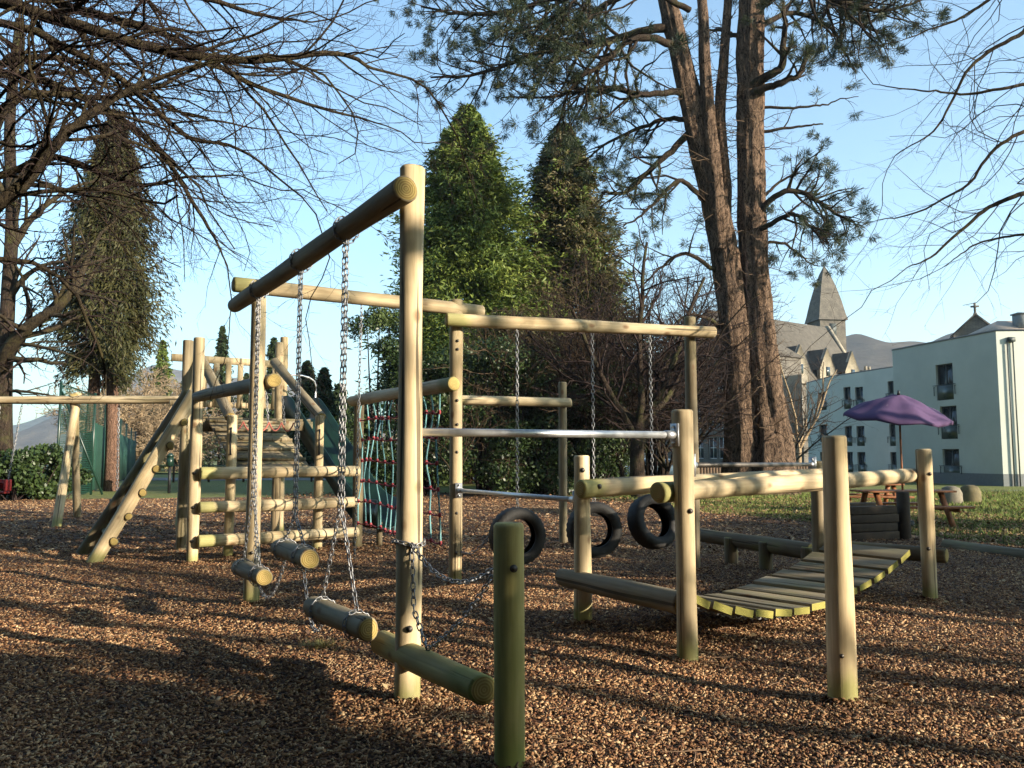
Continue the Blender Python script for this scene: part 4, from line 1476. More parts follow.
# closing walls and roof
du = V(1.0, -0.06, 0).normalized()
R2 = Rk + du * 14; L2 = Lk + du * 14
R2.z = L2.z = 0
Rk0, Lk0 = V(Rk.x, Rk.y, 0), V(Lk.x, Lk.y, 0)
holes2 = []
mb2, pt2, u2_, n2_ = wall_mesh(Rk0, R2, 0.55, HA, holes2, 0.18)
mb.v_off = len(mb.v)
mb.add(mb2.v, mb2.f)
for a, b in ((R2, L2), (L2, Lk0)):
    mb.add([a + V(0, 0, 0.55), b + V(0, 0, 0.55), b + V(0, 0, HA), a + V(0, 0, HA)], [(0, 1, 2, 3)])
mb.build('wall', M['render'], fb)
for hl in holes:
    window_parts(fb, pt, u, n, hl, 0.18, M['frame_dark'], balcony=True)
mb = MB()
for a, b, in ((Lk0, Rk0), (Rk0, R2)):
    d = (b - a).normalized(); nn = V(d.y, -d.x, 0)
    mb.add([a + nn * 0.01 - V(0, 0, 0.2), b + nn * 0.01 - V(0, 0, 0.2), b + nn * 0.01 + V(0, 0, 0.56), a + nn * 0.01 + V(0, 0, 0.56)], [(0, 1, 2, 3)])
mb.build('plinth', M['plinth'], fb)
mb = MB()
cx = (Lk0 + Rk0 + R2 + L2) / 4
ins = lambda p, k: cx + (p - cx) * k
mb.add([ins(p, 1.004) + V(0, 0, HA) for p in (Lk0, Rk0, R2, L2)] + [ins(p, 1.004) + V(0, 0, HA + 0.09) for p in (Lk0, Rk0, R2, L2)],
       [(3, 2, 1, 0), (4, 5, 6, 7), (0, 1, 5, 4), (1, 2, 6, 5), (2, 3, 7, 6), (3, 0, 4, 7)])
mb.build('roof', M['lead'], fb)
mb = MB()
for s in (0.50, 0.78):
    q = Rk0 + du * s + V(du.y, -du.x, 0) * 0.08
    mb.cyl(q + V(0, 0, -0.1), q + V(0, 0, HA - 0.5), 0.035, n=8)
q = Rk0 + du * 0.7 + V(du.y, -du.x, 0) * 0.09
mb.box(q + V(0, 0, HA - 0.45), (0.36, 0.16, 0.24), (du, V(-du.y, du.x, 0), V(0, 0, 1)))
mb.build('drainpipe', M['frame_dark'], fb)

# rear wing
W1 = at(905, 470, 58.5); W2 = at(834, 470, 66.5); W3 = at(809, 470, 72.5)
HW = 7.9
wg = thing('apartment_wing', 'lower pale rendered wing with paired balcony windows between the block and the pines', 'building', (W2.x, W2.y, 0))
holes = []
for pxa, pxb in ((844.5, 851.5), (856, 864), (889, 897)):
    for y0, y1 in (((387, 409), (426, 446), (452, 474)) if pxb < 880 else ((381, 402), (424, 446), (452, 474))):
        sa, Ya = seg_s(W2, W1, pxa); sb, Yb = seg_s(W2, W1, pxb)
        holes.append((sa, sb, z_at(y1, (Ya + Yb) / 2), z_at(y0, (Ya + Yb) / 2)))
mbw, ptw, uw_, nw_ = wall_mesh(W2, W1, -0.3, HW, holes, 0.18)
hol3 = []
for y0, y1 in ((393, 411), (425, 442), (452, 470)):
    sa, Ya = seg_s(W3, W2, 819); sb, Yb = seg_s(W3, W2, 827)
    hol3.append((sa, sb, z_at(y1, Ya), z_at(y0, Ya)))
mb3, pt3, u3_, n3_ = wall_mesh(W3, W2, -0.3, HW, hol3, 0.18)
mbw.add(mb3.v, mb3.f)
back = V(9, 5, 0)
a_, b_, c_ = [V(p.x, p.y, 0) for p in (W1, W2, W3)]
for a, b in ((a_, a_ + back), (a_ + back, c_ + back), (c_ + back, c_)):
    mbw.add([a + V(0, 0, -0.3), b + V(0, 0, -0.3), b + V(0, 0, HW), a + V(0, 0, HW)], [(0, 1, 2, 3)])
mbw.build('wall', M['render'], wg)
for hl in holes: window_parts(wg, ptw, uw_, nw_, hl, 0.18, M['frame_dark'], balcony=True)
for hl in hol3: window_parts(wg, pt3, u3_, n3_, hl, 0.18, M['frame_dark'], balcony=True)
mb = MB()
for zz, k in ((HW, 0.1),):
    ps = [c_, b_, a_, a_ + back, c_ + back]
    mb.add([p + V(0, 0, zz) for p in ps] + [p + V(0, 0, zz + k) for p in ps], [(4, 3, 2, 1, 0), (5, 6, 7, 8, 9)] + [(i, (i + 1) % 5, 5 + (i + 1) % 5, 5 + i) for i in range(5)])
mb.build('roof', M['lead'], wg)


def stone_mat(name, a, b_, mortar, sc=1.0):
    m, nt, b, out = new_mat(name)
    oc = coords(nt)
    br_ = nt.nodes.new("ShaderNodeTexBrick")
    br_.inputs["Scale"].default_value = 2.2 * sc
    br_.inputs["Color1"].default_value = (*a, 1); br_.inputs["Color2"].default_value = (*b_, 1); br_.inputs["Mortar"].default_value = (*mortar, 1)
    br_.inputs["Mortar Size"].default_value = 0.025
    sx = nt.nodes.new("ShaderNodeSeparateXYZ"); nt.links.new(oc, sx.inputs[0])
    cb = nt.nodes.new("ShaderNodeCombineXYZ")
    nt.links.new(mth(nt, 'ADD', sx.outputs[0], sx.outputs[1]), cb.inputs[0]); nt.links.new(sx.outputs[2], cb.inputs[1])
    nt.links.new(cb.outputs[0], br_.inputs["Vector"])
    n_ = noise(nt, oc, 1.2, 5)
    c = mixc(nt, 1.0, br_.outputs["Color"], ramp(nt, n_, [(0.3, (0.65, 0.65, 0.65)), (0.7, (1.15, 1.12, 1.08))]), 'MULTIPLY')
    nt.links.new(c, b.inputs["Base Color"]); b.inputs["Roughness"].default_value = 0.9
    return m


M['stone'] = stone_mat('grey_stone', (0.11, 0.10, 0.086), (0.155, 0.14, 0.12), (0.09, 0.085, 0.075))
M['stone_lit'] = stone_mat('sunlit_stone_tone', (0.25, 0.22, 0.165), (0.31, 0.275, 0.21), (0.20, 0.18, 0.15))  # lighter, warmer copy of the stone with sunlight put into its colour

# old stone range: slate roof with stone gablets, behind the wing
st = thing('abbey_range', 'old stone building with a steep slate roof and three pointed stone gablets', 'building', at(820, 470, 96))
st.location.z = 0
e0, e1 = at(745, 470, 90), at(870, 470, 104)
e0.z = e1.z = 0
de = (e1 - e0).normalized(); ne = V(de.y, -de.x, 0)
Le = (e1 - e0).length
ZE, ZR = z_at(381, 96), z_at(318, 99)
HWD = 5.0
bk = -ne
mb = MB()
A_, B_ = e0, e1
C_, D_ = e1 + bk * HWD * 2, e0 + bk * HWD * 2
for a, b in ((A_, B_), (C_, D_)):
    mb.add([a, b, b + V(0, 0, ZE), a + V(0, 0, ZE)], [(0, 1, 2, 3)])
for a, b in ((B_, C_), (D_, A_)):
    m_ = (a + b) / 2
    mb.add([a, b, b + V(0, 0, ZE), m_ + V(0, 0, ZR + 0.15), a + V(0, 0, ZE)], [(0, 1, 2, 3, 4)])
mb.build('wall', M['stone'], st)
mb = MB()
rm0, rm1 = (A_ + D_) / 2 + V(0, 0, ZR), (B_ + C_) / 2 + V(0, 0, ZR) - de * 1.0
for a, b, s in ((A_, B_, 1), (D_, C_, -1)):
    a2, b2 = a + V(0, 0, ZE - 0.15) + ne * s * 0.3, b + V(0, 0, ZE - 0.15) + ne * s * 0.3 - de * 0.9
    th_ = V(0, 0, 0.2)
    mb.add([a2, b2, rm1, rm0, a2 + th_, b2 + th_, rm1 + th_, rm0 + th_], [(0, 1, 2, 3), (4, 5, 6, 7), (0, 1, 5, 4), (1, 2, 6, 5), (3, 0, 4, 7)])
mb.build('roof', M['slate'], st)
# coping on the visible gable
mb = MB()
mB = (B_ + C_) / 2 + V(0, 0, ZR + 0.35)
for a in (B_, C_):
    mb.bar(a + V(0, 0, ZE) - de * 0.4, mB - de * 0.4, 0.55, 0.35)
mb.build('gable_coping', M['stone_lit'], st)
for px in (800, 827, 852):
    s, Y = seg_s(e0, e1, px)
    w, z0, zt = 1.6, ZE - 0.3, ZE + 4.3
    mb = MB()
    base = e0 + de * s + ne * 0.35
    l, r_ = base - de * w, base + de * w
    mb.add([l + V(0, 0, z0), r_ + V(0, 0, z0), r_ + V(0, 0, z0 + 1.9), base + V(0, 0, zt), l + V(0, 0, z0 + 1.9)] + [q + bk * 0.4 for q in (l + V(0, 0, z0), r_ + V(0, 0, z0), r_ + V(0, 0, z0 + 1.9), base + V(0, 0, zt), l + V(0, 0, z0 + 1.9))],
           [(0, 1, 2, 3, 4)] + [(i, (i + 1) % 5, 5 + (i + 1) % 5, 5 + i) for i in range(5)])
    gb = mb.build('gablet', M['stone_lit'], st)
    mb = MB()
    bb = base + bk * 3.4
    for sgn, q in ((-1, l), (1, r_)):
        ea = q + V(0, 0, z0 + 1.85) - ne * 0.0 + de * sgn * 0.1
        eb = q + bk * 3.4 + V(0, 0, z0 + 1.85)
        mb.add([ea - ne * 0.05, eb, bb + V(0, 0, zt - 0.12), base - ne * 0.05 + V(0, 0, zt - 0.12)], [(0, 1, 2, 3)])
    mb.build('gablet_roof', M['slate'], gb)
    mb = MB(); mb.box(base + ne * 0.05 + V(0, 0, z0 + 1.7), (0.7, 0.06, 1.1), (de, ne, V(0, 0, 1))); mb.build('gablet_window', M['glass'], gb)
# chimney-like block at gable foot
for px in (783, 799, 815):
    s, Y = seg_s(e0, e1, px)
    b_ = e0 + de * s
    z0, z1 = at(px, 414, Y).z, at(px, 399, Y).z
    mb = MB()
    for k in (-0.55, 0, 0.55): mb.box(b_ + ne * 0.05 + de * k + V(0, 0, (z0 + z1) / 2), (0.14, 0.1, z1 - z0), (de, ne, V(0, 0, 1)))
    for k in (z0, (z0 + z1) / 2, z1): mb.box(b_ + ne * 0.055 + V(0, 0, k), (1.3, 0.1, 0.14), (de, ne, V(0, 0, 1)))
    wn = mb.build('window', M['frame_white'], st)
    mb = MB(); mb.box(b_ + ne * 0.02 + V(0, 0, (z0 + z1) / 2), (1.1, 0.05, z1 - z0), (de, ne, V(0, 0, 1))); mb.build('pane', M['glass'], wn)
mb = MB(); q = e1 + V(0.6, 1.0, 0); mb.box(q + V(0, 0, ZE + 0.9), (1.5, 1.2, 2.6), (de, ne, V(0, 0, 1)));
for k in (-0.4, 0.4): mb.cyl(q + de * k + V(0, 0, ZE + 2.1), q + de * k + V(0, 0, ZE + 2.7), 0.2, n=8)
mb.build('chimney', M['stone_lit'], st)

# spire tower
tc = at(831, 470, 112)
tr = thing('spire_tower', 'stone tower with a pointed slate-grey spire above the old roof', 'tower', (tc.x, tc.y, 0))
sp_b, sp_t = z_at(322, 112), z_at(266, 112)
ang0 = R(52)
hw = 2.6
cor = [V(tc.x + hw * math.cos(ang0 + k * math.pi / 2), tc.y + hw * math.sin(ang0 + k * math.pi / 2), 0) for k in range(4)]
mb = MB()
for k in range(4):
    a, b = cor[k], cor[(k + 1) % 4]
    mb.add([a, b, b + V(0, 0, sp_b), a + V(0, 0, sp_b)], [(0, 1, 2, 3)])
mb.build('shaft', M['stone'], tr)
mb = MB()
c0_ = V(tc.x, tc.y, 0)
lv = [(1.14, 0), (1.03, 0.11), (0.83, 0.36), (0.57, 0.62), (0.28, 0.85), (0.02, 1.0)]
for (k0, h0), (k1, h1) in zip(lv[:-1], lv[1:]):
    for k in range(4):
        a, b = cor[k], cor[(k + 1) % 4]
        q = lambda p, kk, hh: c0_ + (p - c0_) * kk + V(0, 0, sp_b + (sp_t - sp_b) * hh)
        mb.add([q(a, k0, h0), q(b, k0, h0), q(b, k1, h1), q(a, k1, h1)], [(0, 1, 2, 3)])
mb.build('spire', M['stone'], tr)
mb = MB(); mb.cyl(c0_ + V(0, 0, sp_t - 0.2), c0_ + V(0, 0, sp_t + 0.9), 0.09, 0.03, n=6); mb.build('finial', M['black_metal'], tr)
mb = MB()
for k in range(4):
    a, b = cor[k], cor[(k + 1) % 4]; m_ = (a + b) / 2; o_ = (m_ - c0_).normalized(); t_ = (b - a).normalized()
    mb.box(m_ + o_ * 0.02 + V(0, 0, sp_b - 1.3), (0.9, 0.1, 1.6), (t_, o_, V(0, 0, 1)))
mb.build('louvre', M['frame_dark'], tr)

# gable with a cross over the pale block
gc = at(983, 470, 78)
gg = thing('chapel_gable', 'slate chapel gable topped by a stone cross, peeping over the pale block', 'building', (gc.x, gc.y, 0))
za, zt = z_at(334, 78, 980), z_at(315, 78, 980)
mb = MB()
w = 1.9
ax_ = V(0.9, -0.43, 0).normalized(); bx_ = V(0.43, 0.9, 0)
l, r_ = gc - ax_ * w, gc + ax_ * w
l.z = r_.z = 0; g0 = V(gc.x, gc.y, 0)
mb.add([l, r_, r_ + V(0, 0, za), g0 + V(0, 0, zt), l + V(0, 0, za)] + [q + bx_ * 8 for q in (l, r_, r_ + V(0, 0, za), g0 + V(0, 0, zt), l + V(0, 0, za))],
       [(0, 1, 2, 3, 4), (9, 8, 7, 6, 5), (0, 1, 6, 5), (1, 2, 7, 6), (4, 0, 5, 9)])
mb.build('wall', M['stone'], gg)
mb = MB()
for s, e in ((-1, l), (1, r_)):
    a, b = e + V(0, 0, za) - bx_ * 0.2 + ax_ * s * 0.3 - V(0, 0, 0.25), g0 + V(0, 0, zt) - bx_ * 0.2
    mb.add([a, b, b + bx_ * 8.4, a + bx_ * 8.4] + [q + V(0, 0, 0.18) for q in (a, b, b + bx_ * 8.4, a + bx_ * 8.4)], [(0, 1, 2, 3), (4, 5, 6, 7), (0, 1, 5, 4), (1, 2, 6, 5), (2, 3, 7, 6), (3, 0, 4, 7)])
mb.build('roof', M['slate'], gg)
mb = MB()
q = g0 + V(0, 0, zt + 0.05)
mb.bar(q, q + V(0, 0, 1.15), 0.16, 0.16); mb.bar(q + V(0, 0, 0.78) - ax_ * 0.36, q + V(0, 0, 0.78) + ax_ * 0.36, 0.15, 0.16)
mb.cyl(q + V(0, 0, -0.1), q + V(0, 0, 0.2), 0.25, 0.12, n=8)
mb.build('cross', M['stone'], gg)
hb = thing('hipped_house', 'sunlit slate roof and square chimney showing over the pale block at the picture edge', 'building', at(1030, 470, 66))
hb.location.z = 0
q = V(at(1050, 470, 66).x, 66, 0)
zr = z_at(320, 66, 1000)
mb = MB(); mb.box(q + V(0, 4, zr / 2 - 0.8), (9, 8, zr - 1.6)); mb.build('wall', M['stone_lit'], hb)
mb = MB()
a = [q + V(-4.9, -0.3, zr - 1.6), q + V(4.9, -0.3, zr - 1.6), q + V(4.9, 8.3, zr - 1.6), q + V(-4.9, 8.3, zr - 1.6), q + V(-1.2, 4, zr + 0.6), q + V(1.2, 4, zr + 0.6)]
mb.add(a, [(0, 1, 5, 4), (1, 2, 5), (2, 3, 4, 5), (3, 0, 4), (3, 2, 1, 0)])
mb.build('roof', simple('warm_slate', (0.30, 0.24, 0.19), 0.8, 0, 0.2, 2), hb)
mb = MB(); mb.box(q + V(0.1, 2.6, zr + 0.2), (1.2, 0.9, 1.4)); mb.box(q + V(0.1, 2.6, zr + 0.94), (1.4, 1.1, 0.12)); mb.build('chimney', M['plinth'], hb)

# shaded stone school house behind the trunks
S0, S1 = at(646, 470, 96), at(752, 470, 84); S0.z = S1.z = 0
sc_ = thing('stone_house', 'shaded grey stone house with white sash windows between pine trunk and log post', 'building', V(S1.x, S1.y, 0))
HS = z_at(352, 84)
holes = []
for px in (699, 712, 722):
    for y0, y1 in ((366, 386), (399, 419), (430, 450)):
        if px > 780 and y0 < 395: y0, y1 = y0 + 14, y1 + 14
        if px > 780 and y0 > 425: y0, y1 = y0 + 2, y1 + 2
        s, Y = seg_s(S0, S1, px)
        z0, z1 = z_at(y1, Y), z_at(y0, Y)
        holes.append((s - 0.55, s + 0.55, round(HS * {366: .62, 380: .62, 399: .36, 430: .10, 432: .10}[y0], 2), round(HS * {366: .81, 380: .81, 399: .55, 430: .29, 432: .29}[y0], 2)))
mb, pt, u, n = wall_mesh(S0, S1, -0.3, HS, holes, 0.22)
bkv = V(u.y, -u.x, 0) * -9
for a, b in ((S1, S1 + bkv), (S1 + bkv, S0 + bkv), (S0 + bkv, S0)):
    mb.add([a - V(0, 0, .3), b - V(0, 0, .3), b + V(0, 0, HS), a + V(0, 0, HS)], [(0, 1, 2, 3)])
mb.build('wall', M['stone'], sc_)
for hl in holes: window_parts(sc_, pt, u, n, hl, 0.2, M['frame_white'], panes=2, split=0.5)
mb = MB()
a, b = S0 - u * .3 + n * .3 + V(0, 0, HS), S1 + u * .3 + n * .3 + V(0, 0, HS)
c_b, d_b = b + bkv * 1.07, a + bkv * 1.07
r0_, r1_ = (a + d_b) / 2 + u * 3 + V(0, 0, 3.2), (b + c_b) / 2 - u * 3 + V(0, 0, 3.2)
mb.add([a, b, c_b, d_b, r0_, r1_], [(0, 1, 5, 4), (1, 2, 5), (2, 3, 4, 5), (3, 0, 4), (3, 2, 1, 0)])
rf = mb.build('roof', M['slate'], sc_)
mb = MB()
q = (r0_ + r1_) / 2
mb.box(q + V(0, 0, 0.5), (1.6, 0.9, 2.0), (u, n, V(0, 0, 1))); mb.build('chimney', M['stone'], rf)

# mesh fence of the games court
m, nt, b, out = new_mat('green_mesh')
oc = coords(nt, "Object")
sx = nt.nodes.new("ShaderNodeSeparateXYZ"); nt.links.new(oc, sx.inputs[0])
cb = nt.nodes.new("ShaderNodeCombineXYZ"); nt.links.new(mth(nt, 'ADD', sx.outputs[0], mth(nt, 'MULTIPLY', sx.outputs[1], 1.0)), cb.inputs[0]); nt.links.new(sx.outputs[2], cb.inputs[1])
def grid_line(o, sc, wd):
    f = mth(nt, 'FRACT', mth(nt, 'MULTIPLY', o, sc))
    return mth(nt, 'LESS_THAN', f, wd)
s_ = nt.nodes.new("ShaderNodeSeparateXYZ"); nt.links.new(cb.outputs[0], s_.inputs[0])
ln = mth(nt, 'MAXIMUM', grid_line(s_.outputs[0], 14, 0.22), grid_line(s_.outputs[1], 14, 0.22))
b.inputs["Base Color"].default_value = (0.012, 0.05, 0.035, 1)
tr_ = nt.nodes.new("ShaderNodeBsdfTransparent")
mx = nt.nodes.new("ShaderNodeMixShader")
nt.links.new(ln, mx.inputs[0]); nt.links.new(tr_.outputs[0], mx.inputs[1]); nt.links.new(b.outputs[0], mx.inputs[2]); nt.links.new(mx.outputs[0], out.inputs[0])
M['mesh'] = m
M['windbreak'] = simple('green_windbreak', (0.012, 0.05, 0.034), 0.8, 0, 0.25, 1.0)
k0, k1, k2 = at(57, 470, 31.0), at(92, 470, 33.0), at(134, 470, 58)
for q in (k0, k1, k2): q.z = 0
cfz = thing('court_fence', 'tall green mesh court fence with dark green windbreak cloth along its far side', 'fence', k1)
mb = MB(); mb.add([k0, k1, k1 + V(0, 0, 3.9), k0 + V(0, 0, 4.2)], [(0, 1, 2, 3)]); mb.build('mesh_panel', M['mesh'], cfz)
mb = MB(); mb.add([k1 + V(0, 0, 2.8), k2 + V(0, 0, 2.5), k2 + V(0, 0, 3.2), k1 + V(0, 0, 3.9)], [(0, 1, 2, 3)]); mb.build('mesh_panel', M['mesh'], cfz)
mb = MB()
nn = V(0.9, -0.4, 0).normalized() * 0.05
K = 40
vs_, fs_ = [], []
for i in range(K + 1):
    q = k1.lerp(k2, i / K) + nn * (1.5 * math.sin(i * 1.9) + 1.2)
    vs_ += [q + V(0, 0, 0.1), q + V(0, 0, 2.8 - 0.3 * i / K)]
for i in range(K): fs_.append((2 * i, 2 * i + 2, 2 * i + 3, 2 * i + 1))
mb.add(vs_, fs_)
wbk = mb.build('windbreak_cloth', M['windbreak'], cfz)
wbk.modifiers.new("thick", 'SOLIDIFY').thickness = 0.01
for q, h in [(k0, 4.3), (k1, 4.0)] + [(k1.lerp(k2, t), 3.9 - 0.7 * t) for t in (0.17, 0.34, 0.5, 0.67, 0.84, 1.0)]:
    mb = MB(); mb.cyl(q - V(0, 0, 0.1), q + V(0, 0, h), 0.05, n=8); mb.build('post', M['green_plastic'], cfz)
mb = MB(); mb.cyl(k0 + V(0.05, 0, 3.9), k0.lerp(k1, 1.0) + V(1.2, -1.5, 0), 0.04, n=8); mb.cyl(k0 + V(0, 0, 4.2), k1 + V(0, 0, 3.9), 0.03, n=8); mb.build('brace', M['green_plastic'], cfz)

# far roadside rail and lamp
rf_ = thing('rail_fence', 'low green-grey rail fence on the far lawn seen through the log tower', 'fence', at(250, 470, 48))
rf_.location.z = 0
a, b = at(138, 475, 48), at(345, 475, 50); a.z = b.z = -0.1
for zz in (0.55, 1.0):
    mb = MB(); mb.bar(a + V(0, 0, zz), b + V(0, 0, zz), 0.05, 0.09); mb.build('rail', simple('rail_paint', (0.10, 0.12, 0.09), 0.7), rf_)
for k in range(7):
    q = a.lerp(b, k / 6)
    mb = MB(); mb.bar(q, q + V(0, 0, 1.15), 0.1, 0.1); mb.build('post', M['dark_timber'], rf_)
lp_ = at(169, 490, 34); lp_.z = 0
lm_ = thing('bollard_light', 'dark slim bollard lamp with a lantern head beyond the log ladder', 'bollard lamp', lp_)
mb = MB(); mb.cyl(lp_ - V(0, 0, 0.1), lp_ + V(0, 0, 1.05), 0.06, n=10); mb.build('post', M['black_metal'], lm_)
mb = MB(); mb.cyl(lp_ + V(0, 0, 1.05), lp_ + V(0, 0, 1.45), 0.16, 0.13, n=12); mb.cyl(lp_ + V(0, 0, 1.45), lp_ + V(0, 0, 1.58), 0.2, 0.04, n=12); mb.build('lantern', M['green_plastic'], lm_)

# ================================================================== VEGETATION
M['bark_pine'] = bark_mat('pine_bark', (0.012, 0.008, 0.006), (0.21, 0.14, 0.096), 1.0)
M['bark_beech'] = bark_mat('beech_bark', (0.015, 0.012, 0.010), (0.075, 0.058, 0.036), 1.6, moss=0.5, lichen=(0.09, 0.078, 0.03))
M['bark_dark'] = bark_mat('dark_bark', (0.015, 0.011, 0.009), (0.06, 0.043, 0.031), 1.5, moss=0.3)
M['bark_red'] = bark_mat('cypress_bark', (0.06, 0.035, 0.025), (0.22, 0.13, 0.09), 1.2)
M['twig'] = simple('twig_bark', (0.032, 0.022, 0.02), 0.85, 0, 0.3, 2, spec=0.1)
M['twig_tan'] = simple('tan_twig_bark', (0.27, 0.20, 0.125), 0.85, 0, 0.25, 1, spec=0.1)
M['twig_red'] = simple('brown_twig_bark', (0.075, 0.050, 0.032), 0.85, 0, 0.25, 1, spec=0.1)
M['needle'] = leaf_mat('conifer_foliage', 0.2, 0.6)
M['leaf'] = leaf_mat('broad_evergreen_leaf', 0.18, 0.42)
M['needle_pine'] = leaf_mat('pine_needles', 0.15, 0.5)


def nrm(v):
    return v / (np.linalg.norm(v) + 1e-9)


def grow(out, g, p0, d0, L, r0, lev, P):
    """recursive bare branch: appends polylines to out[lev]"""
    seg = P['seg'][lev]
    n = max(3, int(L / seg))
    p = np.array(p0, float); d = nrm(np.array(d0, float))
    pts, dirs = [p.copy()], [d.copy()]
    st = L / n
    W = g.normal(0, 1, (n, 3)) * P['wig'][lev]
    trop = P['trop'][lev]
    for i in range(n):
        d = nrm(d + W[i] + np.array([0, 0, trop]) * st)
        p = p + d * st
        pts.append(p.copy()); dirs.append(d.copy())
    rad = r0 * np.linspace(1, P['tip'][lev], n + 1) ** 0.9
    out[lev].append((np.array(pts), rad))
    if lev + 1 >= len(out):
        return
    nc = max(1, int(L * P['den'][lev] * g.uniform(0.8, 1.2)))
    spawn(out, g, pts, dirs, rad, L, nc, lev, P)


def spawn(out, g, pts, dirs, rad, L, nc, lev, P, t0=None):
    n = len(pts) - 1
    ph = g.uniform(0, 6.28)
    for c in range(nc):
        t = (P['t0'][lev] if t0 is None else t0) + (0.98 - (P['t0'][lev] if t0 is None else t0)) * (c + g.uniform(0, 1)) / nc
        i = min(n - 1, int(t * n))
        f = t * n - i
        q = pts[i] * (1 - f) + pts[i + 1] * f
        d = dirs[i]
        ref = np.array([0, 0, 1.0]) if abs(d[2]) < 0.9 else np.array([1.0, 0, 0])
        a = nrm(np.cross(d, ref)); b = np.cross(a, d)
        if P.get('flat', 0) and lev >= 1:
            side = 1 if c % 2 else -1
            az = (0 if side > 0 else math.pi) + g.normal(0, 0.6)
        else:
            ph += 2.4
            az = ph + g.normal(0, 0.4)
        an = R(P['ang'][lev]) * g.uniform(0.7, 1.25)
        dd = d * math.cos(an) + (a * math.cos(az) + b * math.sin(az)) * math.sin(an)
        l2 = max(P['minl'][lev], L * P['len'][lev] * (1.15 - 0.75 * t) * g.uniform(0.6, 1.25))
        r2 = max(P['minr'], min(rad[i] * 0.75, rad[i] * P['rr'][lev]))
        grow(out, g, q, dd, l2, r2, lev + 1, P)


BARE = dict(seg=[0.5, 0.3, 0.16, 0.10], wig=[0.10, 0.20, 0.24, 0.26], trop=[0.02, 0.0, -0.06, 0.0], tip=[0.3, 0.3, 0.3, 0.5],
            den=[2.6, 3.6, 5.5, 0], t0=[0.15, 0.12, 0.1, 0], ang=[48, 46, 42, 0], len=[0.5, 0.45, 0.42, 0], minl=[0.5, 0.3, 0.12, 0], rr=[0.55, 0.5, 0.55, 0], minr=0.0022, flat=1)


def limb_tree(root, limbs, P, seed, dens=1.0, mat='bark_beech', twig='twig', thick_sides=8, levels=4, t0=0.05):
    """main limbs given as 3-D control points; twigs grow from them"""
    g = np.random.default_rng(seed)
    out = [[] for _ in range(levels)]
    for ctrl, ra, rb in limbs:
        path = smooth_path(ctrl, 40)
        path += np.cumsum(g.normal(0, 0.012, path.shape), 0) * 0.6
        rad = np.linspace(ra, rb, len(path))
        out[0].append((path, rad))
        dirs = np.gradient(path, axis=0); dirs /= np.linalg.norm(dirs, axis=1)[:, None]
        L = np.linalg.norm(np.diff(path, axis=0), axis=1).sum()
        spawn(out, g, path, dirs, rad, L, int(L * P['den'][0] * dens), 0, P, t0=t0)
        # tip carries on as a fine branch
        grow(out, g, path[-1], dirs[-1], L * 0.3, rb, 1, P)
    tube_obj('branch', out[0], thick_sides, M[mat], root)
    tube_obj('bough', out[1], 5, M[mat if twig == 'twig' else twig], root)
    tw = []
    for l in out[2:]: tw += l
    if tw: tube_obj('crown', tw, 3, M[twig], root)
    return out


# --- beech whose branches sweep in from the left
def A_(px, py, Y): return at(px, py, Y)
bt = thing('beech_tree', 'bare beech whose long dark branches sweep across the sky above the log ladder', 'tree', (-9.2, 8.4, 0))
tube_obj('trunk', [(smooth_path([V(-9.2, 8.4, -0.2), V(-9.15, 8.4, 2), V(-9.3, 8.5, 5), V(-9.2, 8.6, 9.5)], 30), np.linspace(0.52, 0.22, 31))], 20, M['bark_beech'], bt)
LB = [
    ([V(-9.2, 8.5, 6.3), A_(-60, -6, 8.2), A_(62, 22, 8.0), A_(150, 47, 8.0), A_(250, 58, 8.2), A_(335, 52, 8.4), A_(372, 66, 8.6)], 0.085, 0.016),
    ([V(-9.2, 8.4, 2.6), A_(-90, 262, 7.4), A_(0, 200, 7.0), A_(45, 156, 7.0), A_(88, 117, 7.1), A_(150, 85, 7.3), A_(215, 62, 7.6)], 0.085, 0.014),
    ([V(-9.2, 8.4, 4.0), A_(-70, 150, 7.6), A_(10, 108, 7.5), A_(34, 97, 7.5), A_(100, 102, 7.7), A_(160, 92, 8.0), A_(225, 62, 8.4)], 0.06, 0.012),
    ([V(-9.2, 8.4, 3.4), A_(-40, 190, 8.4), A_(45, 164, 8.4), A_(105, 176, 8.3), A_(150, 184, 8.2), A_(190, 175, 8.2), A_(245, 172, 8.2)], 0.05, 0.008),
    ([V(-9.2, 8.4, 6.0), A_(-30, 20, 7.6), A_(70, 48, 7.6), A_(130, 84, 7.8), A_(185, 131, 7.9), A_(235, 142, 8.0), A_(300, 190, 8.2)], 0.05, 0.008),
    ([V(-9.2, 8.4, 6.6), A_(-20, -30, 9.2), A_(70, 5, 9.4), A_(160, 30, 9.6), A_(240, 75, 9.8), A_(320, 105, 10.0), A_(385, 125, 10.2)], 0.08, 0.009),
    ([V(-9.2, 8.4, 5.2), A_(-20, 70, 9.4), A_(70, 90, 9.6), A_(150, 140, 9.8), A_(200, 215, 10.0), A_(222, 262, 10.2)], 0.07, 0.009),
    ([V(-9.2, 8.4, 7.4), A_(20, -60, 8.8), A_(130, -25, 9.0), A_(230, 5, 9.2), A_(310, 20, 9.3)], 0.08, 0.010),
    ([V(-9.2, 8.4, 4.6), A_(-60, 90, 8.6), A_(20, 60, 8.8), A_(90, 66, 9.0), A_(180, 110, 9.2), A_(262, 128, 9.4)], 0.06, 0.008),
]
